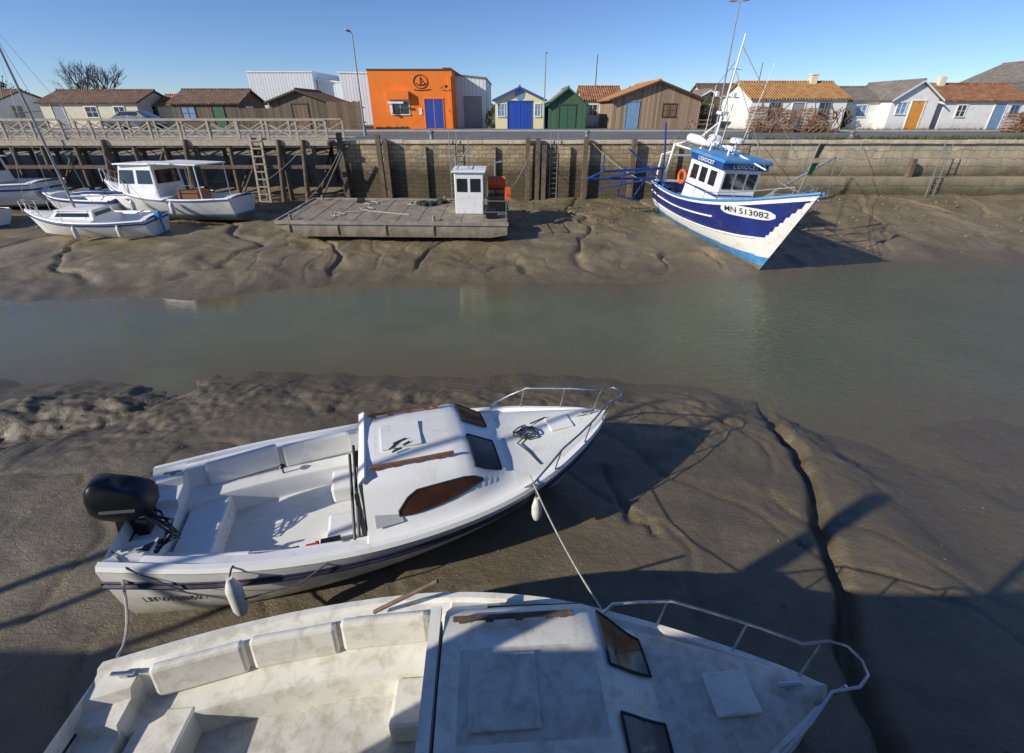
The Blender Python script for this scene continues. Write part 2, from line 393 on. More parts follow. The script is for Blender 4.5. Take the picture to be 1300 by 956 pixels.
def grass(name,n,fx,fy,z,h0,h1):
    g=MB()
    for i in range(n):
        x=fx();y=fy();h=random.uniform(h0,h1)
        for k in range(4):
            a=random.uniform(0,6.28);w=.02
            dx,dy=math.cos(a),math.sin(a); ox,oy=x+random.uniform(-.08,.08),y+random.uniform(-.08,.08)
            g.add([(ox-dy*w,oy+dx*w,z),(ox+dy*w,oy-dx*w,z),(ox+dx*h*.5,oy+dy*h*.5,z+h)],[(0,1,2)])
    return g.obj(name,GR)
grass('grass_verge',2600,lambda:random.triangular(8,75,30),lambda:random.gauss(27.9,.15),Q,.08,.3)
grass('grass_verge',1500,lambda:random.uniform(14,70),lambda:random.uniform(39,42),Q,.06,.25)

# ------------------------------------------------------------------ quay wall (far)
def stonemat(name,c1,c2,mortar,bw,bh,dark,zt,wob=.2):
    m,nt,b=newmat(name); geo=nt.nodes.new('ShaderNodeNewGeometry'); P=geo.outputs['Position']; s=sep(nt,P)
    cb=nt.nodes.new('ShaderNodeCombineXYZ'); nt.links.new(math_(nt,'ADD',s[0],s[1]),cb.inputs[0]); nt.links.new(s[2],cb.inputs[1])
    dn=nt.nodes.new('ShaderNodeVectorMath'); dn.operation='ADD'; nt.links.new(cb.outputs[0],dn.inputs[0])
    nn=nt.nodes.new('ShaderNodeTexNoise'); nn.inputs['Scale'].default_value=2.5; nt.links.new(P,nn.inputs[0])
    sc=nt.nodes.new('ShaderNodeVectorMath'); sc.operation='SCALE'; nt.links.new(nn.outputs['Color'],sc.inputs[0]); sc.inputs['Scale'].default_value=wob
    nt.links.new(sc.outputs[0],dn.inputs[1])
    br=nt.nodes.new('ShaderNodeTexBrick'); nt.links.new(dn.outputs[0],br.inputs['Vector'])
    br.inputs['Scale'].default_value=1; br.inputs['Brick Width'].default_value=bw; br.inputs['Row Height'].default_value=bh
    br.inputs['Mortar Size'].default_value=.018; br.inputs['Mortar Smooth'].default_value=.5; br.inputs['Bias'].default_value=0
    br.inputs['Color1'].default_value=c4(c1); br.inputs['Color2'].default_value=c4(c2); br.inputs['Mortar'].default_value=c4(mortar)
    c=mixc(nt,ramp(nt,noise(nt,P,1.6,8,.7),[(.38,0),(.75,.8)]),br.outputs['Color'],mul(c1,.42))
    sv=nt.nodes.new('ShaderNodeMapping'); sv.inputs['Scale'].default_value=(3,3,.18); nt.links.new(P,sv.inputs[0])
    c=mixc(nt,ramp(nt,noise(nt,sv.outputs[0],1.2,6,.7),[(.5,0),(.75,.6)]),c,mul(dark,1.3))
    zz=math_(nt,'ADD',s[2],math_(nt,'MULTIPLY',math_(nt,'SUBTRACT',noise(nt,P,.8,6,.7),.5),1.3))
    mr=nt.nodes.new('ShaderNodeMapRange'); nt.links.new(zz,mr.inputs[0]); mr.inputs[1].default_value=zt+.45; mr.inputs[2].default_value=zt-.35
    c=mixc(nt,math_(nt,'MULTIPLY',mr.outputs[0],.9),c,mixc(nt,ramp(nt,noise(nt,P,3,5),[(.4,0),(.6,1)]),dark,(dark[0]*.7,dark[1]*.8,dark[2]*.6)))
    nt.links.new(c,b.inputs['Base Color']); b.inputs['Roughness'].default_value=.85
    b1=bump(nt,None,math_(nt,'SUBTRACT',1.0,br.outputs['Fac']),.8,.04); bump(nt,b,noise(nt,P,9,7),.6,.05,b1)
    return m
STONE=stonemat('quay_stone',(.58,.45,.27),(.33,.25,.15),(.20,.155,.10),.5,.22,(.085,.063,.036),2.8)
CONC=stonemat('old_quay_masonry',(.62,.52,.36),(.47,.39,.27),(.34,.285,.20),1.6,.42,(.12,.092,.055),2.7,.35)
PLIN=stonemat('quay_plinth',(.48,.40,.27),(.36,.295,.19),(.25,.205,.135),2.2,.5,(.10,.08,.045),1.85,.35)
COP=M('coping_stone',(.58,.50,.37),.9,var=.2,scale=2,bs=.5,dirt=(.27,.23,.16),dirt_amt=.4)
e=empty('quay_wall',(0,0,0))
w=MB(); w.bx(-9.6,13,27,27.6,-.5,Q-.16); w.obj('stone_face',STONE,e)
w=MB(); w.bx(-9.6,-9.0,27.6,31.5,-.5,Q-.16); w.obj('return_face',STONE,e)
w=MB(); w.bx(13,150,27.05,27.6,-.5,Q-.16); w.obj('masonry_face',CONC,e)
w=MB(); w.bx(13,150,26.45,27.04,-.5,2.25); w.obj('plinth',PLIN,e)
w=MB()
x=-9.6
while x<150:
    l=random.uniform(1.0,1.5); w.box((x+l/2,27.28,Q-.075+random.uniform(-.012,.012)),(l-.015,.72,.17),0); x+=l
w.obj('coping',COP,e,bevel=.02)
w=MB()
for x in(-5.0,-1.2,2.9,8.8): w.bx(x-.3,x+.3,26.8,26.99,0,Q-.3)
w.obj('buttresses',STONE,e)
for x,h in((-9.25,4.5),(-7.2,4.4),(-6.85,4.2),(.85,4.3),(1.4,4.25),(1.75,3.9),(4.0,4.3),(6.6,4.2),(10.5,4.4),(22,3.2)):
    f=MB(); f.box((x,26.68,h/2+.2),(.24,.22,h-.4),0,(0,random.uniform(-.012,.012),0)); f.obj('timber_fender',PILE)
for x,yf in((2.3,26.9),(-3.2,26.9),(23.2,26.35)):
    l=MB(); 
    for dx in(-.2,.2): l.cyl((x+dx,yf-.12,.9),(x+dx,yf-.08,4.5 if yf>26.5 else 4.0),.025,n=6)
    for k in range(11): l.cyl((x-.2,yf-.12,1.1+k*.27),(x+.2,yf-.12,1.1+k*.27),.016,n=5)
    l.obj('wall_ladder',GREY)
e=empty('near_quay')
w=MB(); w.bx(-60,-8.3,-9,-.5,-1,Q); w.bx(-8.3,-4.3,-9,-1.4,-1,Q); w.bx(-4.3,60,-9,.1,-1,Q); w.obj('near_quay_wall',COP,e)  # near quay, out of view; edge stepped to shape the shadow it casts
for x,y,h,r in((-4.1,-.05,5.9,.13),(-1.0,-.1,9.5,.045),(-12.0,-.3,9,.06),(-10.6,-.62,9,.05),(-13.5,-.4,8.5,.07)):
    p=MB(); p.cyl((x,y,-.4),(x,y,h),r,r*.9,10); p.cyl((x,y,h),(x,y,h+.06),r*.9,r*.5,10)
    p.obj('shadow_caster_pole',PILE,smooth=40)  # unseen poles, added to cast the long shadow lines across the mud

# ------------------------------------------------------------------ jetty
DECKW=boards('jetty_planks',(.32,.27,.20),.14)
e=empty('timber_jetty',(0,0,0))
JX0,JX1=-62,-9.75
d=MB(); x=JX0
while x<JX1: d.box((x+.07,27.6,Q-.03+random.uniform(-.008,.008)),(.13,2.9,.05)); x+=.145
d.obj('deck_planks',DECKW,e)
d=MB()
for y in(26.35,27.6,28.9): d.bx(JX0,JX1,y-.08,y+.08,Q-.32,Q-.062)
d.bx(JX0,JX1,26.14,26.2,Q-.2,Q+.06)
d.obj('beams',RAILW,e)
d=MB(); x=JX0; i=0
while x<JX1:
    for y in(26.3,28.8):
        lean=random.uniform(-.14,.14)
        d.cyl((x+lean,y-.1,.2),(x,y,Q-.1),.13,.11,8)
    d.cyl((x,26.25,Q-.45),(x,28.9,Q-.45),.09,n=6)
    if i%3==0:
        d.cyl((x,26.2,1.2),(x+1.55,26.2,3.6),.055,n=6)
        d.cyl((x,28.8,3.6),(x,26.3,1.6),.06,n=6)
    x+=1.55+random.uniform(-.25,.25); i+=1
d.bx(JX0,JX1,26.12,26.22,2.75,2.93)
for x in(-21.5,-17.2,-12.3,-11.0):
    d.cyl((x-.25,25.75,.4),(x,26.1,Q+.1),.14,.12,8)
d.obj('piles',PILE,e,smooth=50)
r=MB()
for y in(26.3,28.95):
    n=int((JX1-JX0)/1.5)
    for i in range(n+1):
        x=JX0+i*(JX1-JX0)/n
        r.bx(x-.05,x+.05,y-.05,y+.05,Q,Q+.98)
        if i<n:
            x2=x+(JX1-JX0)/n
            r.tube([(x+.05,y,Q+.12),(x2-.05,y,Q+.86)],.035,4); r.tube([(x+.05,y+.03,Q+.86),(x2-.05,y+.03,Q+.12)],.035,4)
    r.bx(JX0,JX1,y-.07,y+.07,Q+.983,Q+1.05); r.bx(JX0,JX1,y-.035,y+.02,Q+.08,Q+.16)
r.obj('railing',RAILW,e)
l=MB()
for dx in(-.28,.28): l.box((-13.5+dx,25.95,2.6),(.1,.1,3.6),0,(R(-8),0,0))
for k in range(9): l.box((-13.5,25.72+k*.05,1.1+k*.38),(.55,.07,.06))
l.obj('jetty_ladder',RAILW,e)

# ------------------------------------------------------------------ buildings
TILE=lambda n,ax=0,o=0:roofmat(n,*[((.34,.12,.05),(.52,.22,.09),(.58,.34,.18)),((.17,.095,.06),(.25,.145,.09),(.31,.21,.14)),((.62,.25,.06),(.72,.37,.12),(.68,.46,.22)),((.24,.20,.16),(.34,.29,.24),(.40,.35,.29))][o],axis=ax)
T_TERR=TILE('terracotta_tiles',0,0);T_BRN=TILE('brown_tiles',0,1);T_ORA=TILE('ochre_tiles',0,2);T_GRY=TILE('grey_tiles',0,3)
T_ORAY=TILE('ochre_tiles_y',1,2);T_GRYY=TILE('grey_tiles_y',1,3);T_BRNY=TILE('brown_tiles_y',1,1)
RW=M('render_white',(.82,.81,.77),.85,var=.05,dirt=(.52,.49,.42),dirt_amt=.22,dscale=1.2,bs=.3,zd=(0,.6,(.48,.45,.38)))
RC=M('render_cream',(.72,.66,.49),.85,var=.08,dirt=(.48,.43,.33),dirt_amt=.25,dscale=1.2,bs=.3)
RY=M('render_yellow',(.78,.71,.40),.85,var=.05,bs=.2)
OR=M('render_orange',(.88,.21,.02),.8,var=.05,scale=1,bs=.2,bscale=30,dirt=(.66,.15,.03),dirt_amt=.2,dscale=.8)
WB=boards('brown_boards',(.21,.14,.085),.18); WG=boards('grey_brown_boards',(.36,.25,.16),.2,var=.3); GB=boards('green_boards',(.065,.15,.08),.16,var=.15)
DB=boards('dark_boards',(.16,.12,.08),.2)
RIB=boards('ribbed_white_cladding',(.76,.78,.80),.34,rough=.5,var=.03,gapc=(.5,.53,.57),gap=.15,bs=1)
DBLUE=boards('blue_door_paint',(.02,.075,.42),.22,rough=.5,var=.1,gapc=(.01,.03,.2),gap=.05); DLB=M('light_blue_paint',(.18,.30,.46),.55); DOR=M('ochre_door',(.70,.30,.05),.6); DGR=M('grey_door',(.26,.28,.30),.6); DGN=M('green_door',(.04,.13,.07),.6)
TRW=M('white_trim',(.78,.78,.76),.6); TRB=M('brown_trim',(.09,.05,.03),.7); TRBL=M('blue_trim',(.03,.10,.42),.5)

def opening(par,face,w,dpt,pos,z0,ww,hh,mat,frame,kind='door'):
    o=MB(); fr=MB(); t=.06
    def put(mb,a0,a1,za,zb,off0,off1,mi=0):
        if face=='f': mb.bx(a0,a1,-off1,-off0,za,zb,mi)
        elif face=='r': mb.bx(w+off0,w+off1,a0,a1,za,zb,mi)
        elif face=='l': mb.bx(-off1,-off0,a0,a1,za,zb,mi)
    put(o,pos,pos+ww,z0,z0+hh,-.04,.012)
    put(fr,pos-t,pos,z0,z0+hh,-.02,.05);put(fr,pos+ww,pos+ww+t,z0,z0+hh,-.02,.05);put(fr,pos-t-.02,pos+ww+t+.02,z0+hh+.001,z0+hh+.09,-.02,.06)
    if kind=='win':
        put(fr,pos-t-.02,pos+ww+t+.02,z0-.08,z0-.001,-.02,.09)
        put(fr,pos+ww/2-.02,pos+ww/2+.02,z0,z0+hh,-.02,.035)
        put(fr,pos,pos+ww,z0+hh*.5-.015,z0+hh*.5+.015,-.02,.03)
    if kind=='dbl': put(fr,pos+ww/2-.025,pos+ww/2+.025,z0,z0+hh,-.02,.03)
    o.obj({'dbl':'double_door','win':'window','door':'door'}[kind],mat,par); fr.obj('frame',frame,par)
def house(name,x0,x1,y0,dep,he,hr,axis,wall,roof,ops=(),over=.25,trim=TRW,rot=0,base=Q,ridge=.5):
    par=empty(name,(x0,y0,base),(0,0,R(rot))); w=x1-x0
    b=MB()
    if axis=='x':
        b.add([(0,0,-.1),(w,0,-.1),(w,0,he),(0,0,he),(0,dep,-.1),(w,dep,-.1),(w,dep,he),(0,dep,he),(0,dep/2,hr-.05),(w,dep/2,hr-.05)],
          [(0,1,2,3),(5,4,7,6),(1,5,6,9,2),(4,0,3,8,7)])
        rf=MB(); sl=(hr-he)/(dep/2)
        for sg,ye in((1,0),(-1,dep)):
            q=[(-over,ye-sg*over,he-sl*over+.06),(w+over,ye-sg*over,he-sl*over+.06),(w+over,dep/2,hr+.06),(-over,dep/2,hr+.06)]
            if sg<0: q=q[::-1]
            rf.slab(q,.11)
        rf.tube([(-over,dep/2,hr+.07),(w+over,dep/2,hr+.07)],.10,6)
    else:
        xr=w*ridge
        b.add([(0,0,-.1),(w,0,-.1),(w,0,he),(xr,0,hr-.05),(0,0,he),(0,dep,-.1),(w,dep,-.1),(w,dep,he),(xr,dep,hr-.05),(0,dep,he)],
          [(0,1,2,3,4),(6,5,9,8,7),(1,6,7,2),(5,0,4,9)])
        rf=MB()
        for sg,xe in((1,0),(-1,w)):
            sl=(hr-he)/abs(xr-xe)
            q=[(xe-sg*over,-over,he-sl*over+.06),(xe-sg*over,dep+over,he-sl*over+.06),(xr,dep+over,hr+.06),(xr,-over,hr+.06)]
            if sg>0: q=q[::-1]
            rf.slab(q,.11)
            bb=MB(); qq=[(xe-sg*over,-over-.03,he-sl*over-.09),(xr,-over-.03,hr-.09),(xr,-over-.03,hr+.05),(xe-sg*over,-over-.03,he-sl*over+.05)]
            bb.slab(qq,-.025*sg); bb.obj('bargeboard',trim,par)
        rf.tube([(xr,-over,hr+.07),(xr,dep+over,hr+.07)],.10,6)
    b.obj('walls',wall,par); rf.obj('roof',roof,par)
    for o in ops: opening(par,o[0],w,dep,*o[1:])
    return par
house('white_cottage',-53,-46.5,46,6,2.1,3.1,'x',RW,T_BRN,[('r',1.5,.8,1,1,GLASSD,TRW,'win')])
house('white_long_house',-42.4,-33.7,46,5.2,2.1,3.05,'x',RC,T_BRN,[('f',1,.0,1.0,1.9,DGR,TRW),('f',4,.9,1,.8,GLASSD,TRW,'win'),('f',6.6,.9,.9,.8,GLASSD,TRW,'win'),('r',1.8,1.0,1,.9,GLASSD,TRW,'win')])
house('brown_roof_house',-30.6,-24.6,46,5,2.05,3.1,'x',DB,T_BRN,[('f',.8,.7,1.2,1.0,DLB,TRB,'win'),('f',3.6,0,1,1.9,DGN,TRB),('r',1.3,.8,1.2,.9,GLASSD,TRW,'win')])
house('terracotta_shed',-33.3,-31,48,4,1.9,2.7,'x',RC,T_TERR)
house('wooden_hut',-20.4,-15.3,43,5,2.1,2.95,'y',DB,T_BRNY,[('f',1.9,0,1.3,1.9,WB,TRB)],trim=TRB)
def warehouse(name,x0,x1,y0,dep,hl,hrt,mat,cap):
    par=empty(name,(x0,y0,Q)); w=x1-x0; b=MB()
    b.add([(0,0,-.1),(w,0,-.1),(w,0,hrt),(0,0,hl),(0,dep,-.1),(w,dep,-.1),(w,dep,hrt),(0,dep,hl)],[(0,1,2,3),(5,4,7,6),(1,5,6,2),(4,0,3,7)])
    b.obj('walls',mat,par)
    t=MB(); t.slab([(-.08,-.08,hl+.1),(w+.08,-.08,hrt+.1),(w+.08,dep,hrt+.1),(-.08,dep,hl+.1)],.14); t.obj('roof',cap,par)
    return par
GCAP=M('dark_roof_trim',(.16,.18,.20),.5)
warehouse('white_warehouse',-30.2,-22.8,60,14,5.3,5.3,RIB,TRW)
warehouse('white_warehouse_annex',-22.7,-17,61,12,4.6,4.0,RIB,TRW)
warehouse('white_warehouse_annex',-18.4,-13.0,56,14,5.0,4.9,RIB,TRW)
p=warehouse('white_metal_workshop',-6.6,-2.35,46.5,12,4.35,3.95,RIB,GCAP)
opening(p,'f',4.25,12,2.2,0,1.7,2.6,DGR,TRW)
par=empty('orange_building',(-12.1,44,Q))
b=MB(); b.bx(0,7.06,0,8,-.1,4.42); b.obj('walls',OR,par)
b=MB(); b.bx(-.06,7.12,-.06,8.06,4.421,4.52); b.bx(6.3,7.0,.2,.9,4.521,4.62); b.obj('parapet_cap',TRB,par)
opening(par,'f',7.06,8,4.62,0.05,1.55,2.25,DBLUE,OR,'dbl')
opening(par,'f',7.06,8,1.75,1.15,1.5,.95,GLASSD,TRW,'win')
b=MB(); b.bx(1.5,3.35,-.42,-.05,2.25,2.9); b.obj('shutter_awning',OR,par)
b=MB(); b.bx(1.55,2.9,-.5,-.43,1.95,2.1,0); b.bx(1.7,1.9,-.4,-.06,1.25,1.9,0); b.obj('menu_board',TRW,par)
b=MB(); b.tube([(.74*math.cos(t)*.8+4.4,-.03,3.6+.5*math.sin(t)) for t in np.linspace(0,6.283,24)],.03,5)
b.tube([(4.0,-.03,3.5),(4.15,-.03,3.35),(4.6,-.03,3.35),(4.8,-.03,3.52)],.04,5); b.tube([(4.4,-.03,3.4),(4.4,-.03,3.95)],.03,5); b.tube([(4.42,-.03,3.9),(4.65,-.03,3.6),(4.42,-.03,3.6)],.025,5)
b.tube([(3.8,-.03,3.0),(4.3,-.03,2.95),(5.2,-.03,3.02)],.035,5); b.obj('ship_sign',TRB,par)
b=MB(); b.cyl((6.0,-.12,3.1),(6.6,-.5,3.3),.03); b.lathe([(.02,0),(.12,.05),(.14,.2),(.1,.22)],(6.6,-.5,3.1)); b.obj('wall_lamp',TRB,par)
b=MB(); b.cyl((6.55,-.3,1.5),(6.55,-.02,1.5),.03); b.bx(4.1,4.35,-.05,-.01,1.1,1.6); b.obj('notice',TRW,par)
b=MB(); b.bx(6.75,6.98,-.1,-.02,0,4.0); b.obj('downpipe',OR,par)
p=house('cream_hut',-1.45,2.75,44,5,2.3,3.2,'y',RY,T_GRYY,[('f',1.1,0,2.05,2.1,DBLUE,TRBL,'dbl'),('f',.25,1.0,.55,.9,DLB,TRW,'win'),('f',3.45,1.0,.45,.9,DLB,TRW,'win')],trim=TRBL)
b=MB(); b.lathe([(.42,0),(.42,.03)],(2.1,-.035,2.65),20,0,'y'); b.obj('round_sign',DLB,p)
house('green_hut',3.15,6.45,44.2,5,1.95,3.15,'y',GB,T_GRYY,[('f',.95,0,1.4,1.85,DGN,TRB,'dbl')],trim=DGN)
house('tile_cottage',6.9,10.6,50,5,2.4,3.5,'x',RW,T_TERR,[('f',.6,1,.8,.9,GLASSD,TRW,'win')])
p=house('wooden_barn',8.6,16.2,44,8,2.35,3.65,'y',WG,T_ORAY,[('f',1.25,0,1.05,2.1,DLB,DLB),('f',4.4,1.0,1.1,.9,WB,TRB,'win')],trim=TRB,over=.4,ridge=.5)
house('dark_hut',16.6,20,48,4,2.1,3.1,'y',DB,T_GRYY,[('f',1,0,1.2,1.9,GLASSD,TRW)],trim=TRW)
house('dark_hut',12.5,14.8,52.5,4,2.6,3.5,'x',DB,T_BRN)
p=house('white_tile_house',19.6,27.4,42,6,2.35,3.55,'x',RW,T_ORA,[('f',1.5,1.0,.9,1.0,GLASSD,DLB,'win'),('f',3.4,0,1.0,2.0,DGR,TRW),('f',5.6,1.0,.9,1.0,GLASSD,DLB,'win')])
b=MB(); b.bx(5.9,6.4,2.6,3.1,3.0,4.1); b.bx(5.85,6.45,2.55,3.15,4.101,4.2); b.obj('chimney',RC,p)
house('white_gable_hut',28.0,31.0,43,6,2.2,3.2,'x',RW,T_GRY,[('f',1.0,1.0,.8,.8,DLB,TRW,'win')])
p=house('white_gable_hut',30.8,34.5,41.6,6,2.3,3.55,'y',RW,T_GRYY,[('f',1.6,0,1.05,2.1,DOR,TRW),('f',.5,1.2,.7,.8,DLB,TRW,'win')])
p=house('white_cottage',35.4,42.4,42,6,2.2,3.4,'x',RW,T_TERR,[('f',1.2,1.0,.7,.8,GLASSD,TRW,'win'),('f',4.2,0,.95,1.95,DLB,TRW),('f',5.6,1,.6,.8,GLASSD,DLB,'win')])
b=MB(); b.bx(1.1,1.6,2.6,3.1,3.0,4.0); b.obj('chimney',RC,p)
house('large_white_house',49.5,58,50,8,4.0,5.9,'y',RW,T_GRYY,[('f',2,2.8,.9,1,GLASSD,TRW,'win')])
house('white_cottage',42.8,52,43,6,2.3,3.5,'x',RW,T_GRY,[('f',1.2,0,.95,1.95,DLB,TRW)])
house('brown_roof_house',21,27,56,6,2.7,4.0,'x',RC,T_BRN)
house('brown_roof_house',-62,-56,44,6,2.3,3.4,'x',RC,T_TERR)
f=MB(); x=-15.2
while x<-12.3: f.box((x,42.2,Q+1.05+random.uniform(-.05,.05)),(.14,.03,2.1)); x+=.155
f.bx(-15.3,-12.2,42.22,42.28,Q+.5,Q+.6); f.bx(-15.3,-12.2,42.22,42.28,Q+1.6,Q+1.7)
f.obj('wooden_fence',WB)
f=MB(); x=-24
while x<-20.6: f.box((x,44.2,Q+.8),(.14,.03,1.6)); x+=.16
f.obj('wooden_fence',DB)
STK=M('stacked_wood',(.27,.14,.07),.9,var=.45,scale=9,bs=.5)
def stack(x0,x1,y,hh):
    par=empty('timber_crate_stack',(x0,y,Q)); w=x1-x0; s_=MB()
    n=int(w/1.05)
    for i in range(n):
        hx=hh*random.uniform(.85,1.05); k=int(hx/.1)
        for j in range(k):
            z=.06+j*.1
            if j%2==0:
                for q in range(3): s_.box((i*1.05+.5+random.uniform(-.04,.04),q*.5,z),(1.0,.07,.06),0,(0,random.uniform(-.05,.05),random.uniform(-.06,.06)))
            else:
                for q in range(6): s_.box((i*1.05+.06+q*.18+random.uniform(-.03,.03),.5,z),(.06,1.15,.06),0,(0,0,random.uniform(-.08,.08)))
    for q in range(40):
        s_.box((random.uniform(0,w),-.1,random.uniform(.1,hh)),(.05,.05,random.uniform(.5,1.1)),0,(0,random.uniform(-1.2,1.2),0))
    s_.obj('crates',STK,par)
stack(17.4,20.8,36.5,1.75); stack(21.1,24.0,36.5,1.6); stack(36.4,40,36.5,1.35)
par=empty('picnic_table',(15.4,41.5,Q)); t=MB(); t.bx(-.8,.8,-.35,.35,.7,.76); 
for y in(-.7,.7): t.bx(-.8,.8,y-.14,y+.14,.42,.47)
for x in(-.6,.6): t.cyl((x,-.7,0),(x,.2,.72),.04); t.cyl((x,.7,0),(x,-.2,.72),.04); t.bx(x-.03,x+.03,-.8,.8,.36,.41)
t.obj('table',WG,par)
def lamp(x,y,h,heads=1,ang=0):
    par=empty('street_lamp',(x,y,Q),(0,0,R(ang))); l=MB()
    l.cyl((0,0,0),(0,0,.5),.10,.09,10); l.cyl((0,0,.5),(0,0,h),.06,.035,10)
    l.obj('pole',GREY,par,smooth=40)
    for sg in([1] if heads==1 else[1,-1]):
        a=MB(); a.tube([(0,0,h-.05),(sg*.1,0,h+.06),(sg*.22,0,h+.08)],.025); a.obj('arm',GREY,par)
        a=MB(); a.box((sg*.36,0,h+.08),(.34,.16,.08),0,(0,R(-8*sg),0)); a.obj('lantern',GCAP,par,bevel=.02)
lamp(-9.4,32,5.5,1,250); lamp(2.65,42,5.4,1,80); lamp(12.6,31,6.8,2,-20); lamp(-45,36,5.2); 
for x,y,h in((9.6,60,7),(33,70,7)):
    p=MB(); p.cyl((x,y,Q),(x,y,Q+h),.07,.05,6); p.obj('utility_pole',PILE)
par=empty('parked_car',(-31.8,39.8,Q)); CARP=M('car_paint',(.10,.11,.12),.25,.4,coat=1)
c=MB(); st=[(0,.45,.65),(.1,.35,.8),(.9,.3,.92),(1.5,.3,1.38),(2.9,.3,1.42),(3.6,.3,1.0),(4.0,.35,.9),(4.1,.45,.6)]
prof=[]
for x,zb,zt in st:
    yw=.84; yt=.84 if zt<1.1 else .62
    prof.append([(x,-yw,zb),(x,-yw,min(zt,.88)),(x,-yt,zt-.03),(x,-yt+.1,zt),(x,yt-.1,zt),(x,yt,zt-.03),(x,yw,min(zt,.88)),(x,yw,zb)])
vs=[p for r_ in prof for p in r_]; fs=[(i*8+j,i*8+(j+1)%8,(i+1)*8+(j+1)%8,(i+1)*8+j) for i in range(7) for j in range(8)]+[tuple(range(8)),tuple(range(56,64))]
c.add(vs,fs); c.obj('body',CARP,par,smooth=35)
g=MB()
for sg in(-1,1): g.add([(1.15,sg*.80,.93),(3.35,sg*.80,.95),(2.9,sg*.66,1.36),(1.6,sg*.66,1.34)],[(0,1,2,3)])
g.add([(.98,-.7,.98),(.98,.7,.98),(1.45,.55,1.36),(1.45,-.55,1.36)],[(0,1,2,3)]); g.obj('windows',GLASSD,par)
for x in(.75,3.3):
    for sg in(-1,1):
        g=MB(); g.lathe([(.2,-.02),(.31,0),(.31,.18),(.2,.2)],(x,sg*.8-.09,.31),16,0,'y'); g.obj('wheel',RUBBER,par)

# trees
def leafmat(n,c): return M(n,c,.8,var=.5,scale=1.5)
def bare_tree(name,x,y,h):
    par=empty(name,(x,y,Q)); t=MB()
    def br(p,d,l,r,k):
        q=p+d*l; t.cyl(p,q,r,r*.7,5 if k>2 else 3,cap=False)
        if k==0: return
        for i in range(3 if k>1 else 4):
            nd=(d+Vector((random.uniform(-.7,.7),random.uniform(-.7,.7),random.uniform(-.1,.5)))).normalized()
            br(p.lerp(q,random.uniform(.6,1)),nd,l*random.uniform(.65,.88),r*.62,k-1)
    for a in(-.5,0,.5): br(Vector((a,0,0)),Vector((a*.6,0,1)).normalized(),h*.3,.14,5)
    t.obj('branches',M('bark_'+name,(.12,.09,.07),.9),par)
bare_tree('bare_tree',-45,56,6.6)
def leafy(name,x,y,h,w,col,n=2600,conif=False):
    par=empty(name,(x,y,Q)); t=MB(); t.cyl((0,0,0),(0,0,h*.75),.16,.05,7)
    for i in range(7):
        a=random.uniform(0,6.28); t.cyl((0,0,h*random.uniform(.2,.6)),(w*.4*math.cos(a),w*.4*math.sin(a),h*random.uniform(.5,.8)),.05,.02,5)
    t.obj('trunk',PILE,par); g=MB()
    cl=[]
    for i in range(26):
        z=random.uniform(.2,1)*h; rr=w*.5*((1.05-z/h) if conif else math.sin(math.pi*min(1,max(.1,(z/h-.1)))))
        a=random.uniform(0,6.28); k=rr*random.uniform(.3,1); cl.append((k*math.cos(a),k*math.sin(a),z))
    for i in range(n):
        c_=random.choice(cl); s_=.28*w/3
        p=Vector((random.gauss(c_[0],s_),random.gauss(c_[1],s_),random.gauss(c_[2],s_*.9)))
        a=Vector((random.uniform(-1,1),random.uniform(-1,1),random.uniform(-1,1))).normalized()*.09; b_=a.orthogonal().normalized()*.06
        g.add([p-a,p+b_,p+a,p-b_],[(0,1,2,3)])
    g.obj('foliage',leafmat('leaves_'+name,col),par)
leafy('evergreen_tree',-50.3,50,5.6,3.6,(.055,.07,.025))
leafy('evergreen_tree',-55,53,6.3,4,(.05,.06,.02))
leafy('garden_shrub',17.6,47,2.6,2,(.05,.07,.02),900)
leafy('garden_shrub',27.9,42.6,1.3,1.2,(.06,.08,.025),500)
leafy('garden_shrub',-2.0,45.5,1.3,.9,(.05,.08,.025),400)
g=MB()
for i in range(9000):
    x=random.uniform(-420,420); 
    top=3.2+2.2*mnoise.noise(Vector((x*.03,2,0)))+1.2*mnoise.noise(Vector((x*.15,5,0)))
    z=Q+random.uniform(0,max(.6,top)); y=260+random.uniform(-6,6); a=random.uniform(.5,1.1)
    g.add([(x-a,y,z),(x,y+random.uniform(-.5,.5),z+a),(x+a,y,z+a*.2),(x,y,z-a*.8)],[(0,1,2,3)])
g.obj('distant_treeline',leafmat('distant_leaves',(.05,.06,.03)))

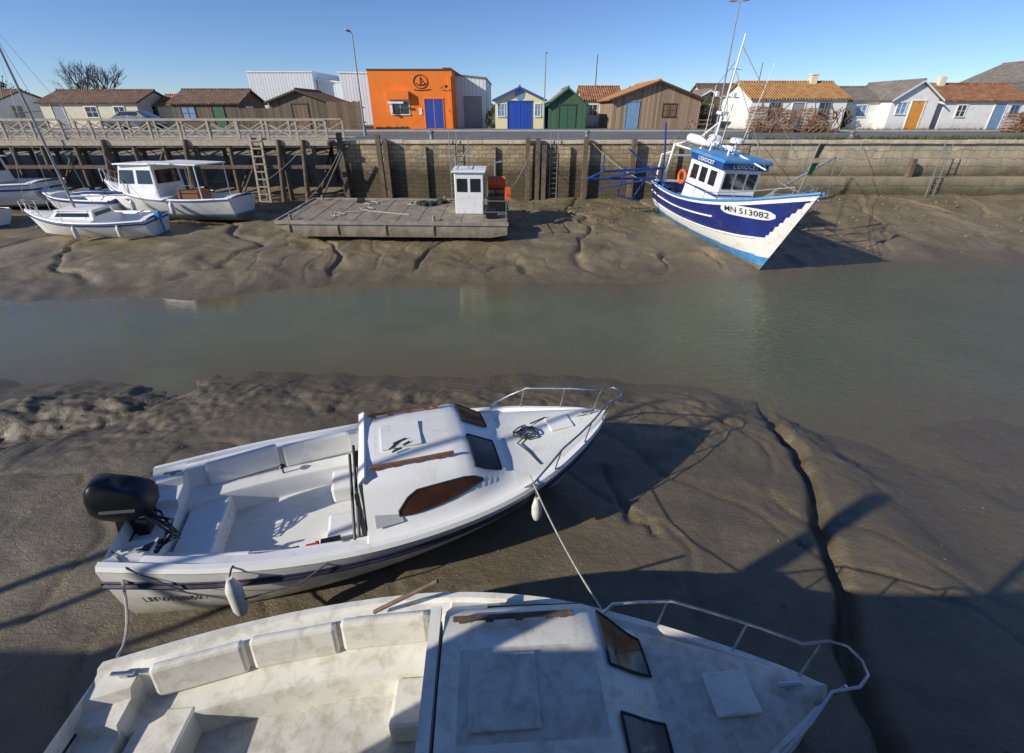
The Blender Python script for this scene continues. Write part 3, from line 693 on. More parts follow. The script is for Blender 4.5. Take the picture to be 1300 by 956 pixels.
# ------------------------------------------------------------------ boat hull generator
class Hull:
    def __init__(s,L,xs,bs,zs,rake=.7,e0=.34,e1=.95,keel=None):
        s.L=L;s.xs=xs;s.bs=bs;s.zs=zs;s.rake=rake;s.e0=e0;s.e1=e1;s.keel=keel or (lambda u:.0)
    def b(s,x): return max(.012,herm(s.xs,s.bs,x))
    def s_(s,x): return herm(s.xs,s.zs,x)
    def pt(s,u,w,off=0):
        x=u*s.L; b=s.b(x); zs=s.s_(x); zk=s.keel(u)
        t=u**2.2; e=s.e0*(1-t)+s.e1*t
        y=b*(max(w,0)**e)+off
        return Vector((x+s.rake*(w-1)*u**6, y, zk+(zs-zk)*w))
    def at(s,x,z,off=0):
        u=x/s.L
        for k in range(6):
            zk=s.keel(u); zs=s.s_(u*s.L); w=min(1,max(.01,(z-zk)/(zs-zk)))
            u=min(1,(x-s.rake*(w-1)*u**6)/s.L)
        return s.pt(u,w,off)
    def mesh(s,mb,band,nu=48,ws=None):
        ws=ws or [i/16 for i in range(17)]
        for sg in(1,-1):
            vs=[]
            for i in range(nu+1):
                u=i/nu
                for w in ws:
                    p=s.pt(u,w); vs.append((p.x,sg*p.y,p.z))
            n=len(ws); o=len(mb.v); mb.v+=vs
            for i in range(nu):
                for j in range(n-1):
                    mb.f.append([o+i*n+j,o+(i+1)*n+j,o+(i+1)*n+j+1,o+i*n+j+1]); mb.m.append(band((i+.5)/nu,(ws[j]+ws[j+1])/2))
        for j in range(len(ws)-1):
            a=s.pt(0,ws[j]);b=s.pt(0,ws[j+1])
            mb.add([(a.x,a.y,a.z),(b.x,b.y,b.z),(b.x,-b.y,b.z),(a.x,-a.y,a.z)],[(0,1,2,3)],band(0,(ws[j]+ws[j+1])/2))
    def rail(s,mb,w,r,off=.0,m=0,n=40,u0=0,u1=1,dz=0):
        for sg in(1,-1):
            mb.tube([(p.x,sg*p.y,p.z+dz) for p in[s.pt(u0+(u1-u0)*i/n,w,off) for i in range(n+1)]],r,6,m)
def topside(mb,prof,xs,mf=None):
    for sg in(1,-1):
        rows=[prof(x) for x in xs]; n=len(rows[0]); o=len(mb.v)
        for x,r_ in zip(xs,rows):
            for (y,z) in r_: mb.v.append((x,sg*y,z))
        for i in range(len(xs)-1):
            for j in range(n-1):
                mb.f.append([o+i*n+j,o+(i+1)*n+j,o+(i+1)*n+j+1,o+i*n+j+1]); mb.m.append(mf(xs[i],j) if mf else 0)
def decal(par,hull,name,txt,xc,zc,size,mat,off=.014,side=-1):
    vs,fs=text_mesh(txt,size); mb=MB(); out=[]
    for v in vs:
        p=hull.at(xc+v[0]*(-side),zc+v[1],off); out.append((p.x,side*p.y,p.z))
    mb.add(out,fs); mb.obj(name,mat,par)
def fender(mb,p,L=.5,r=.09,m=0):
    x,y,z=p
    mb.lathe([(.015,.0),(.04,.02),(r*.8,.06),(r,.11),(r,L-.1),(r*.8,L-.05),(.04,L),(.03,L+.05)],(x,y,z-L),12,m)

def cuddy_boat(name,loc,rotz,roll,pitch,bs,zs,old=False,sc=1,dx=0,zr=1.5):
    par=empty(name,loc,(R(roll),R(pitch),R(rotz)),sc)
    L=6.05
    xs=[0,1,2,3,4,4.8,5.4,5.8,6.05]
    H=Hull(L,xs,bs,zs,rake=.75,e0=.15,e1=.85,keel=lambda u:.0+.12*max(0,u-.6)**1.5)
    body=OLDWHITE if old else WHITE; hullm=OLDWHITE if old else WHITE_HULL; deck=OLDDECK if old else NONSLIP
    mb=MB(); H.mesh(mb,lambda u,w:0,60,[0,.01,.025,.05,.1,.17,.25,.34,.43,.52,.6,.68,.76,.84,.92,1]); mb.obj('hull',[hullm],par,smooth=30,merge=True)
    mb=MB()
    H.rail(mb,.80,.03,.012,n=50); H.rail(mb,.85,.012,.006,n=50)
    mb.tube([(-.02,y,H.pt(0,.8).z) for y in np.linspace(-bs[0]*.95,bs[0]*.95,8)],.028,6)
    mb.obj('rub_strake',NAVY if not old else RUBBER,par)
    xa,xf,xw=2.62+dx,3.82+dx,4.45+dx*.6
    rh=.66 if not old else .62
    def prof(x):
        b=H.b(x)-.004; s=H.s_(x); k=min(1,b/.35)
        edge=[(b,s),(b-.025*k,s+.045),(b-.085*k,s+.05),(b-.11*k,s+.012)]
        if x>=xa-.001:
            yb=max(b-.15*k,.0)*.98; c=np.interp(x,[4.3,6.05],[.16,.05])
            t=float(np.clip((x-xf)/(xw-xf),0,1)); t=t*t*(3-2*t)*.5+t*.5
            top=zr-.03*abs(x-3.1-dx); yb=min(yb,1.04)
            cab=[(yb,s+.03),(yb-.06,s+.10),(rh+.10,top-.10),(rh,top-.02),(rh*.5,top+.025),(0,top+.04)]
            fd=[(b*.82,s+.02),(b*.74,s+.03+c*.3),(b*.60,s+.03+c*.6),(b*.48,s+.03+c*.8),(b*.24,s+.03+c),(0,s+.04+c)]
            mid=[(a[0]*(1-t)+f_[0]*t,a[1]*(1-t)+f_[1]*t) for a,f_ in zip(cab,fd)]
            return edge+mid
        fl=.42
        if x<.34:
            return edge+[(b-.2,s-.02),(b-.3,s-.03),(b-.34,s-.12),(.30,s-.14),(.27,s-.24),(0,s-.25)]
        return edge+[(b-.22,s+.0),(b-.26,s-.28),(b-.52,s-.30),(b-.54,s-.34),(b-.56,fl+.01),(0,fl)]
    st=[.0,.12,.335,.36,.6,.9,1.2,1.5,1.8,2.1,2.4]+([2.8] if dx>.3 else [])+[xa-.02]+[xa+(xf-xa)*i/8 for i in range(9)]+[xf+(xw-xf)*i/8 for i in range(1,9)]+[4.79,4.9,5.1,5.3,5.5,5.65,5.8,5.92,6.0,6.05]
    mb=MB()
    def mf(x,j):
        if x>=xw-.001 and j>=4: return 1
        if .36<=x<xa-.03 and j in(9,8): return 1
        if xa+.1<=x<xf-.1 and j>=8: return 1
        return 0
    topside(mb,prof,st,mf); mb.obj('deck_and_cabin',[body,deck],par,smooth=38,merge=True)
    def cp(x,j,f,sg,off=.010):
        p=prof(x); a=p[j];b=p[j+1]; y=a[0]+(b[0]-a[0])*f; z=a[1]+(b[1]-a[1])*f
        d=Vector((b[0]-a[0],b[1]-a[1])); nrm=Vector((d.y,-d.x)); 
        if nrm.length>0: nrm.normalize()
        if nrm.x<0 and nrm.y<0: nrm=-nrm
        return (x,sg*(y+nrm.x*off),z+nrm.y*off)
    g=MB();fr=MB()
    for sg in(1,-1):
        xsn=np.linspace(2.98+dx,4.0+dx,10); top=[];bot=[]
        for i,x in enumerate(xsn):
            tf=[.30,.62,.78,.80,.82,.84,.86,.88,.86,.70][i]; bf=[.16,.14,.14,.16,.19,.23,.29,.38,.50,.64][i]
            bot.append(cp(x,5,bf,sg)); top.append(cp(x,5,tf,sg))
        for i in range(9): g.add([bot[i],bot[i+1],top[i+1],top[i]],[(0,1,2,3)])
        fr.tube(bot+top[::-1]+[bot[0]],.012,5)
    def zat(x,y):
        p=prof(x); ys=[q[0] for q in p[4:]][::-1]; z_=[q[1] for q in p[4:]][::-1]; return float(np.interp(y,ys,z_))
    for sg in(1,-1):
        xs_=np.linspace(xf+.10,xf+.44,5); rows=[]
        for i,x in enumerate(xs_):
            yy_=np.linspace(.16,prof(x)[7][0]+.05+.015*i,5); rows.append([(x+.010,sg*y,zat(x,y)+.016) for y in yy_])
        for i in range(4):
            for j in range(4): g.add([rows[i][j],rows[i+1][j],rows[i+1][j+1],rows[i][j+1]],[(0,1,2,3)])
        loop=[r_[0] for r_ in rows]+rows[-1][1:]+[r_[-1] for r_ in rows[::-1][1:]]+rows[0][::-1][1:]
        fr.tube(loop,.011,5)
    g.obj('tinted_windows',GLASSB,par,smooth=30,merge=True); fr.obj('window_seals',RUBBER,par)
    h=MB(); h.box((3.1+dx,0,zr+.042),(.5,.5,.02)); h.obj('roof_hatch',deck,par,bevel=.008)
    h=MB()
    for sg in(1,-1):
        h.box((3.2+dx,sg*.54,zr+.048),(1.0,.04,.03)); 
        for x in(2.78,3.0,3.25,3.5,3.62): h.box((x+dx,sg*.54,zr+.028),(.07,.034,.05))
    h.obj('wood_grabrails',OLDTEAK if old else TEAK,par,bevel=.008)
    h=MB(); h.bx(xa-.055,xa-.025,-.6,.6,.43,zr-.06,0)
    h.obj('companion_door',GLASSD if not old else OLDDECK,par)
    h=MB()
    if old:
        for y in(-.66,.66,-.28): h.bx(xa-.12,xa-.06,y-.025,y+.025,.43,zr-.03)
        h.bx(xa-.12,xa-.03,-.69,.69,zr-.05,zr+.01)
    else:
        h.cyl((xa-.10,-1.0,1.0),(xa-.10,-.02,zr+.02),.018); h.cyl((xa-.16,-.95,.92),(xa-.16,-.05,zr-.08),.018)
        h.bx(xa-.11,xa-.06,-.70,-.66,.43,zr-.18); h.bx(xa-.11,xa-.06,-.04,0,.43,zr-.08)
    h.obj('door_frame',BLACK if not old else body,par)
    if not old:
        h=MB(); h.slab([(xa-.03,-rh-.05,zr-.03),(xa-.03,rh+.05,zr-.03),(xa+.05,rh,zr+.03),(xa+.05,-rh,zr+.03)],.03); h.obj('roof_lip',body,par,bevel=.01)
    h=MB()
    spans=((.45,1.2),(1.24,2.0),(2.04,2.85)) if old else ((.55,1.42),(1.46,2.36))
    for sg in(1,-1):
        for x0,x1 in spans:
            xm=(x0+x1)/2; bb=H.b(xm); ang=math.atan2(H.b(x1)-H.b(x0),x1-x0)
            h.box((xm,sg*(bb-.27),H.s_(xm)-(.10 if sg>0 else .16)),(x1-x0,.09,.34 if sg>0 else .26),0,(sg*R(-8),0,sg*ang))
    h.box((.62,.0,.56),(.45,1.0,.3)); h.box((xa-.3,.42,.55),(.45,.4,.26)); h.box((xa-.3,-.42,.55),(.45,.4,.26))
    h.obj('seat_mouldings',body,par,bevel=.035)
    r=MB(); hh=.36
    def dk(x,sg,dy=.07): return (x,sg*(H.b(x)-dy),H.s_(x)+.04)
    top=[]
    for x in(4.55,4.75,5.0,5.3,5.6,5.85,6.05): 
        top.append((x+.05,max(.16,H.b(x)-.02),H.s_(x)+hh*min(1,.25+(x-4.5)*1.6)))
    zt=H.s_(6.05)+hh+.02
    port=[dk(4.5,1)]+top+[(6.2,.10,zt)]; stb=[(p[0],-p[1],p[2]) for p in port][::-1]
    r.tube(port+[(6.23,0,zt)]+stb,.013,7)
    for x in(4.95,5.5,5.95):
        for sg in(1,-1):
            xx_=min(x,5.9); r.tube([dk(xx_,sg,.05),(x+.07,sg*max(.14,H.b(x)-.03),H.s_(x)+hh*min(1,.25+(x-4.5)*1.6))],.011,6)
    r.obj('bow_pulpit',STEEL,par,smooth=50)
    c=MB()
    for x,y in((5.75,0),(.25,.6),(.25,-.6)):
        z=prof(x)[-1][1] if y==0 else H.s_(x)+.0
        c.box((x,y,z+.05),(.2,.03,.025)); c.box((x,y,z+.02),(.07,.03,.05))
    c.obj('cleats',STEEL,par,bevel=.006)
    c=MB(); z=prof(5.3)[-1][1]; c.box((5.3,0,z+.008),(.34,.3,.03),0,(0,R(-3),0)); c.obj('anchor_locker',body,par,bevel=.012)
    if not old:
        c=MB(); ls=random.Random(5); pts=[]
        z4=prof(4.85)[-1][1]+.02
        for i in range(40):
            t=i*.6+ls.uniform(-.2,.2); rr_=.13*ls.uniform(.4,1.15); pts.append((4.78+rr_*math.cos(t)*1.3,-.08+rr_*math.sin(t),z4+.001*i))
        c.tube(pts,.011,5); z5=H.s_(5.3)+.1; c.tube([(4.9,.1,z4+.01),(5.15,.2,z5+.02),(5.5,.05,z5+.03),(5.75,.0,H.s_(5.75)+.12)],.011,5)
        c.tube([(4.8,-.1,z4+.01),(4.6,-.25,z4-.0),(4.7,-.42,z4-.03),(4.8,-.62,H.s_(4.8)+.09)],.011,5)
        c.obj('mooring_rope_coil',ROPED,par)
    return par,H,prof
E,HE,PE=cuddy_boat('small_cabin_motorboat',(-4.40,3.76,.33),16.6,-1,0,[.80,1.06,1.20,1.22,1.10,.86,.55,.28,.03],[1.12,1.04,.98,.97,1.0,1.06,1.14,1.21,1.25])
decal(E,HE,'registration',"LR 618867",.56,.60,.14,NAVY,.014)
def outboard(par,x,z,tilt,sc=1.0):
    rows=[]; grp=MB()
    for (h,rx,ry,ox) in((0,.19,.14,.03),(.05,.26,.175,.02),(.13,.31,.20,0),(.28,.32,.20,-.01),(.38,.30,.19,-.02),(.45,.24,.155,-.04),(.48,.15,.10,-.05),(.485,.04,.03,-.05)):
        ring=[]
        for i in range(24):
            t=2*math.pi*i/24; cx=math.copysign(abs(math.cos(t))**.42,math.cos(t)); cy=math.copysign(abs(math.sin(t))**.42,math.sin(t))
            ring.append((ox+rx*cx,ry*cy,h-.06*cx*(h/.45)))
        rows.append(ring)
    vs=[p for r_ in rows for p in r_]; n=24
    fs=[(i*n+j,i*n+(j+1)%n,(i+1)*n+(j+1)%n,(i+1)*n+j) for i in range(7) for j in range(n)]+[tuple(range(24)),tuple(range(168,192))]
    T=Matrix.Translation((x,0,z))@Euler((0,R(tilt),0)).to_matrix().to_4x4()@Matrix.Scale(sc,4)
    def tr(mb):
        mb.v=[tuple(T@Vector(v)) for v in mb.v]; return mb
    grp.add(vs,fs); tr(grp).obj('engine_cowl',BLACK,par,smooth=40)
    l=MB(); l.box((.0,-.203,.2),(.34,.006,.04)); l.box((.0,.203,.2),(.34,.006,.04)); tr(l).obj('cowl_decal',GREY,par)
    l=MB(); l.box((0,0,-.2),(.2,.16,.42)); l.box((-.02,0,-.6),(.13,.07,.5)); l.box((-.05,0,-.8),(.36,.22,.02)); 
    l.lathe([(.01,-.2),(.05,-.12),(.06,0),(.05,.18),(.02,.24)],(-.06,0,-.95),10,0,'x')
    l.box((.18,0,-.16),(.12,.26,.36)); l.box((-.02,0,-1.05),(.12,.015,.16))
    tr(l).obj('engine_leg',RUBBER,par,bevel=.015)
    p=MB()
    for k in range(3):
        a=k*2.094; p.box((-.24,.08*math.cos(a),-.95+.08*math.sin(a)),(.02,.10,.10),0,(a,.3,0))
    tr(p).obj('propeller',GREY,par)
outboard(E,-.02,1.14,10,.95)
c=MB(); ls=random.Random(12)
for k in range(7): 
    y=-.1+.04*k; c.tube([(.06,y,1.12),(.22+ls.uniform(-.03,.08),y-.1,1.2-.03*k),(.38+ls.uniform(-.05,.08),y-.2+ls.uniform(-.05,.05),1.02),(.44+ls.uniform(-.08,.12),-.25+ls.uniform(-.1,.1),.90),(.36,-.38+ls.uniform(-.1,.1),.9),(.24,-.5,1.04)],.013,5)
c.obj('engine_cables',BLACK,E)
c=MB(); c.box((1.95,-.74,.72),(.14,.09,.08)); c.box((2.02,-.76,.74),(.05,.05,.16)); c.obj('red_kill_cord_grip',RED,E,bevel=.015)
c=MB(); c.box((1.75,-.72,.68),(.1,.14,.06)); c.box((2.15,-.70,.70),(.22,.12,.05)); c.cyl((1.45,.72,.68),(1.45,.72,.82),.012); c.lathe([(.02,0),(.05,.02),(.02,.05)],(1.45,.72,.82)); c.obj('deck_gear',BLACK,E)
f=MB(); fender(f,(1.28,-1.21,1.02),.52,.075); fender(f,(4.62,-1.0,.92),.32,.065); f.obj('fenders',FENDER,E,smooth=40)
f=MB(); f.tube([(1.28,-1.21,1.06),(1.28,-1.12,1.08),(1.28,-1.0,1.04)],.01); f.tube([(4.62,-1.0,.94),(4.62,-.9,1.12)],.008); 
f.tube([(0,-.5,1.08),(.3,-.86,1.14),(.8,-1.06,.84),(1.3,-1.23,.74),(1.9,-1.25,.80),(2.3,-1.18,1.0)],.009)
f.obj('fender_lines',ROPED,E)
c=MB(); 
for q in((2.95,-.28,3.06,-.16),(3.0,-.18,3.16,-.12),(2.98,-.34,3.1,-.3),(3.12,-.24,3.2,-.2)): c.cyl((q[0],q[1],1.56),(q[2],q[3],1.565),.012,n=5)
c.obj('roof_rope_bits',ROPED,E)
c=MB()
c.box((2.86,-.93,1.14),(.3,.2,.012),0,(R(38),0,R(4))); c.obj('side_deck_pad',M('grey_pad',(.42,.43,.45),.7),E)

F,HF,PF=cuddy_boat('weathered_cabin_motorboat',(-3.3,1.46,.62),3.0,-1,-1,[.74,1.0,1.14,1.17,1.02,.74,.45,.22,.03],[1.0,1.0,1.03,1.06,1.1,1.14,1.2,1.24,1.27],old=True,sc=.92,dx=.46,zr=1.55)
c=MB(); c.cyl((2.35,.97,1.12),(3.0,.9,1.60),.02); c.obj('boat_hook',OLDTEAK,F)
def wpt(par,p): 
    m_=Matrix.Translation(par.location)@par.rotation_euler.to_matrix().to_4x4()@Matrix.Scale(par.scale[0],4); return m_@Vector(p)
r=MB(); r.tube(sag(wpt(E,(4.6,-.78,1.15)),wpt(F,(4.5,.85,1.15)),.10),.010,6); r.obj('mooring_line',ROPE)
r=MB(); a=wpt(E,(.1,-.6,1.12)); r.tube(sag(a,wpt(F,(.1,.75,1.05)),.25),.013,6)
r.obj('mooring_line',ROPE)

# ------------------------------------------------------------------ simple boats on the far bank
def decked(H,xc0,xc1,fl,coam=.14):
    def prof(x):
        b=H.b(x)-.004; s=H.s_(x); k=min(1,b/.35)
        ed=[(b,s),(b-.03*k,s+.04),(b-.08*k,s+.04),(b-.1*k,s+.0)]
        wf=H.at(x,fl).y*.82
        if xc0<x<xc1: return ed+[(b-coam,s+.01),(b-coam-.05,s-.08),(min(wf,b-coam-.08),fl),(b*.3,fl),(0,fl)]
        return ed+[(b*.8,s+.02),(b*.65,s+.05),(b*.5,s+.07),(b*.3,s+.09),(0,s+.1)]
    return prof
def cabinbox(par,x0,x1,w0,w1,z0,z1,body,glass,slope=.25,wins=3,over=.08,roofm=None,h0=.45,h1=.85):
    b=MB(); q=[(x0,-w0,z0),(x1+slope,-w0*.85,z0),(x1+slope,w0*.85,z0),(x0,w0,z0),(x0+.05,-w1,z1),(x1,-w1*.88,z1),(x1,w1*.88,z1),(x0+.05,w1,z1)]
    b.add(q,[(0,1,5,4),(1,2,6,5),(2,3,7,6),(3,0,4,7),(4,5,6,7)]); b.obj('wheelhouse',body,par,bevel=.03)
    r=MB(); r.bx(x0-over*2,x1+over,-w1-over,w1+over,z1+.002,z1+.06); r.obj('wheelhouse_roof',roofm or body,par,bevel=.025)
    g=MB(); q=[Vector(p) for p in q]
    def quad(a,b_,c_,d_,n,nrm):
        for i in range(n):
            u0=(i+.1)/n if n>1 else .1; u1=(i+.9)/n
            def P_(u,v): return a.lerp(b_,u).lerp(d_.lerp(c_,u),v)+Vector(nrm)*.012
            g.add([P_(u0,h0),P_(u1,h0),P_(u1,h1),P_(u0,h1)],[(0,1,2,3)])
    quad(q[0],q[1],q[5],q[4],max(1,wins-1),(0,-1,0)); quad(q[3],q[2],q[6],q[7],max(1,wins-1),(0,1,0)); quad(q[1],q[2],q[6],q[5],wins,(1,0,.2)); quad(q[0],q[3],q[7],q[4],1,(-1,0,0))
    g.obj('windows',glass,par)
def simple_hull(par,L,B,band,mats,zs=(.85,.8,.85,1.0,1.25),e0=.3,deckm=PAINTW,xc=(.3,2.6),fl=.35):
    xs=[0,L*.3,L*.6,L*.85,L]; bs=[B*.40,B*.5,B*.47,B*.24,.03]
    H=Hull(L,xs,bs,list(zs),rake=.5,e0=e0,e1=.9)
    mb=MB(); H.mesh(mb,band,40,[0,.1,.2,.3,.38,.46,.55,.65,.75,.82,.9,1]); mb.obj('hull',mats,par,smooth=35,merge=True)
    pr=decked(H,xc[0],xc[1],fl); st=sorted(set([i*L/24 for i in range(25)]+[xc[0]-.01,xc[0]+.01,xc[1]-.01,xc[1]+.01]))
    mb=MB(); topside(mb,pr,st); mb.obj('deck',deckm,par,smooth=35,merge=True)
    r=MB(); H.rail(r,.97,.02,.012,n=30); r.obj('rub_rail',BLUE,par)
    return H
def pulpit(par,H,x0,hh=.45,n=6,r=.014):
    m_=MB(); pts=[]
    for i in range(n+1):
        x=x0+(H.L-x0)*i/n; pts.append((x,max(.1,H.b(x)-.03),H.s_(x)+hh))
    P_=[(x0-.1,H.b(x0)-.05,H.s_(x0))]+pts; Q_=[(a,-b_,c_) for a,b_,c_ in P_][::-1]
    m_.tube(P_+[(H.L+.08,0,pts[-1][2])]+Q_,r,6)
    for p in pts[::2]:
        for sg in(1,-1): m_.cyl((p[0],sg*p[1],p[2]-hh),(p[0],sg*p[1],p[2]),r*.9,n=5)
    m_.obj('bow_rail',STEEL,par)
zB=hz(-16,22.3)
B=empty('cabin_fishing_boat',(-12.75,22.2,zB-.1),(R(2),0,R(176)),1.12)
HB=simple_hull(B,5.9,2.3,lambda u,w:1 if w<.3 else(2 if .3<w<.42 else 0),[DIRTYW,ANTIF,LBLUE],zs=(1.0,.95,1.02,1.25,1.55))
cabinbox(B,3.0,4.5,.85,.74,.95,2.25,PAINTW,GLASSD,.35,3)
c=MB(); c.slab([(1.0,-.95,2.3),(3.1,-.95,2.36),(3.1,.95,2.36),(1.0,.95,2.3)],.05)
for x in(1.1,2.9):
    for y in(-.9,.9): c.cyl((x,y,.9),(x,y,2.3),.022,n=6)
c.obj('canopy',PAINTW,B)
c=MB()
for x in(1.3,1.9,2.3): c.cyl((x,-.9,1.5),(x+.6,-.9,1.5),.015,n=5); c.cyl((x,.9,1.5),(x+.6,.9,1.5),.015,n=5)
c.box((2.0,.1,.95),(.9,.8,.6)); c.obj('engine_box_and_rails',TEAK,B)
pulpit(B,HB,4.4,.5)
c=MB(); fender(c,(2.2,1.27,.9)); fender(c,(3.9,1.2,.95)); c.obj('fenders',FENDER,B,smooth=40)
zA=hz(-18,19.6)
A=empty('small_sailboat',(-15.3,19.9,zA-.15),(R(-3),0,R(182)))
HA=simple_hull(A,5.3,2.1,lambda u,w:1 if w<.22 else(2 if .8<w<.88 else 0),[DIRTYW,ANTIF,BLUE],zs=(.9,.86,.9,1.02,1.16),xc=(.25,2.1))
cabinbox(A,2.1,3.7,.62,.5,.92,1.24,PAINTW,GLASSD,.35,2,.0,None,.35,.8)
c=MB(); c.cyl((3.2,0,1.2),(3.2,0,8.0),.05,.035,10); c.cyl((3.15,0,1.75),(.9,0,1.8),.04,n=8)
c.cyl((3.2,-.5,4.9),(3.2,.5,4.9),.015,n=5)
c.obj('mast_and_boom',GREY,A,smooth=40)
c=MB()
for p,q in(((5.25,0,1.2),(3.2,0,7.9)),((0,0,.95),(3.2,0,7.9)),((3.1,.95,.9),(3.2,.5,4.9)),((3.1,-.95,.9),(3.2,-.5,4.9)),((3.2,.5,4.9),(3.2,0,7.7)),((3.2,-.5,4.9),(3.2,0,7.7))): c.cyl(p,q,.008,n=4,cap=False)
c.obj('rigging',GREY,A)
c=MB(); c.tube([(3.0,0,1.88),(2.4,.02,1.93),(1.6,-.02,1.91),(1.0,0,1.88)],[.05,.09,.08,.04],8); c.obj('furled_sail_cover',BLUE,A,smooth=60)
pulpit(A,HA,4.3,.45)
c=MB(); fender(c,(1.0,.98,.75)); fender(c,(2.7,1.07,.75)); c.obj('fenders',FENDER,A,smooth=40)
c=MB(); c.box((-.12,0,.95),(.22,.2,.35)); c.box((-.15,0,.4),(.1,.07,.8)); c.obj('outboard_motor',LBLUE,A,bevel=.04)
G=empty('white_cabin_cruiser',(-23.9,24.6,hz(-27,24.6)+.0),(R(1),0,R(186)),1.2)
HG=simple_hull(G,6.2,2.5,lambda u,w:1 if w<.2 else(2 if .7<w<.8 else 0),[DIRTYW,ANTIB,BLUE],zs=(1.05,1.03,1.08,1.3,1.5))
cabinbox(G,2.0,4.3,.95,.78,1.02,2.0,PAINTW,GLASSD,.6,3); pulpit(G,HG,4.6,.5)
c=MB(); c.cyl((2.6,0,1.9),(2.6,0,6.2),.04,.025,8); c.obj('mast',GREY,G)
G2=empty('small_sailboat',(-23.4,20.8,hz(-26,20.8)-.12),(R(4),0,R(170)))
H2=simple_hull(G2,5.2,2.0,lambda u,w:1 if w<.25 else 0,[DIRTYW,ANTIB],xc=(.25,2.0))
cabinbox(G2,2.1,3.6,.6,.48,.88,1.2,PAINTW,GLASSD,.35,2,.0,None,.35,.8)
c=MB(); c.cyl((3.0,0,1.2),(3.0,0,7.0),.045,.03,8); c.cyl((2.95,0,1.7),(.8,0,1.7),.035); c.obj('mast_and_boom',GREY,G2)
for (x,y,a,mt,L) in((-18.6,24.9,172,DIRTYW,5.2),(-21.2,22.9,165,DIRTYW,5.0)):
    z=hz(x,y); h=empty('open_dinghy',(x+L*.45,y,z-.06),(R(3),0,R(a)),1.1)
    hh=simple_hull(h,L,1.8,lambda u,w:1 if w<.2 else(2 if w>.85 else 0),[mt,ANTIF,BLUE],zs=(.7,.68,.72,.88,1.05),xc=(.2,L*.72),fl=.2)
    c=MB(); c.box((L*.3,0,.45),(.25,1.3,.05)); c.box((L*.55,0,.45),(.25,1.2,.05)); c.obj('thwarts',TEAK,h)
    c=MB(); c.box((-.1,0,.8),(.24,.22,.34)); c.box((-.12,0,.35),(.1,.07,.7)); c.obj('outboard_motor',BLACK,h,bevel=.04)

# ------------------------------------------------------------------ barge
zC=.85
C=empty('oyster_barge',(-9.7,19.1,zC),(R(2.5),R(.5),R(0)))
b=MB(); L=9.7; W=4.3
sec=[(-.1,.42,.62),(.3,.2,.62),(1.0,.0,.62),(8.8,.0,.62),(9.5,.12,.62)]
for i in range(4):
    x0,b0,t0=sec[i]; x1,b1,t1=sec[i+1]
    b.add([(x0,0,b0),(x1,0,b1),(x1,0,t1),(x0,0,t0)],[(0,1,2,3)]); b.add([(x0,W,b0),(x1,W,b1),(x1,W,t1),(x0,W,t0)],[(3,2,1,0)])
    b.add([(x0,0,b0),(x1,0,b1),(x1,W,b1),(x0,W,b0)],[(3,2,1,0)])
b.add([(-.1,0,.42),(-.1,0,.62),(-.1,W,.62),(-.1,W,.42)],[(0,1,2,3)]); b.add([(9.5,0,.12),(9.5,0,.62),(9.5,W,.62),(9.5,W,.12)],[(3,2,1,0)])
b.obj('hull',ALUS,C)
b=MB(); b.add([(-.1,0,.615),(9.5,0,.615),(9.5,W,.615),(-.1,W,.615)],[(0,1,2,3)]); b.obj('deck',ALU,C)
b=MB(); b.bx(-.15,9.55,-.06,.02,.52,.66); b.bx(-.15,9.55,W-.02,W+.06,.52,.66); b.bx(-.17,-.08,.03,W-.03,.5,.67)
for x in(.4,2.4,4.4,6.4): b.bx(x-.03,x+.03,-.05,-.02,.1,.5)
b.obj('rubbing_edge',ALUS,C)
b=MB()
for i in range(9): b.bx(.3+i*.9,.33+i*.9,.06,W-.06,.618,.63)
for x,y in((.4,.3),(.4,4.0),(6.4,.3),(6.4,4.0)): b.cyl((x,y,.62),(x,y,.85),.06,n=8); b.cyl((x,y-.12,.8),(x,y+.12,.8),.03,n=6)
b.obj('deck_ribs_and_bollards',ALUS,C)
cb=empty('cabin',(7.2,1.5,.62)); cb.parent=C
b=MB(); b.bx(0,1.25,0,1.25,0,1.75); b.obj('cabin_walls',PAINTW,cb,bevel=.03)
b=MB(); b.bx(-.1,1.35,-.1,1.35,1.752,1.82); b.obj('cabin_roof',PAINTW,cb,bevel=.02)
b=MB(); b.bx(.1,.55,-.013,-.002,.95,1.5); b.bx(.68,1.12,-.013,-.002,.95,1.5); b.bx(-.013,-.002,.15,1.1,.95,1.5); b.bx(1.252,1.264,.2,.95,.2,1.55); b.obj('cabin_windows',GLASSD,cb)
b=MB(); b.tube([(-.05,-.05,1.82),(-.05,-.05,2.3),(-.05,1.3,2.3),(-.05,1.3,1.82)],.02); b.cyl((.6,.6,1.82),(.6,.6,3.1),.018); b.tube([(.1,.3,1.82),(.5,.6,2.5),(.9,.6,2.6)],.03); b.obj('cabin_mast',GREY,cb)
b=MB()
for y in(.1,W-.1):
    b.tube([(8.5,y,.62),(8.5,y,1.5),(9.45,y,1.5),(9.45,y,.62)],.022); b.tube([(8.5,y,1.05),(9.45,y,1.05)],.018)
b.tube([(9.45,.1,1.5),(9.45,W-.1,1.5)],.022); b.tube([(9.45,.1,1.05),(9.45,W-.1,1.05)],.018)
b.tube([(8.9,3.4,.6),(8.9,3.4,2.5),(9.2,3.4,2.55)],.05); b.obj('stern_rails',GREY,C)
b=MB(); b.box((9.0,2.4,1.0),(.8,1.6,.7)); b.box((8.8,.9,.85),(.5,.5,.4)); b.obj('outboard_engine_box',BLACK,C,bevel=.05)
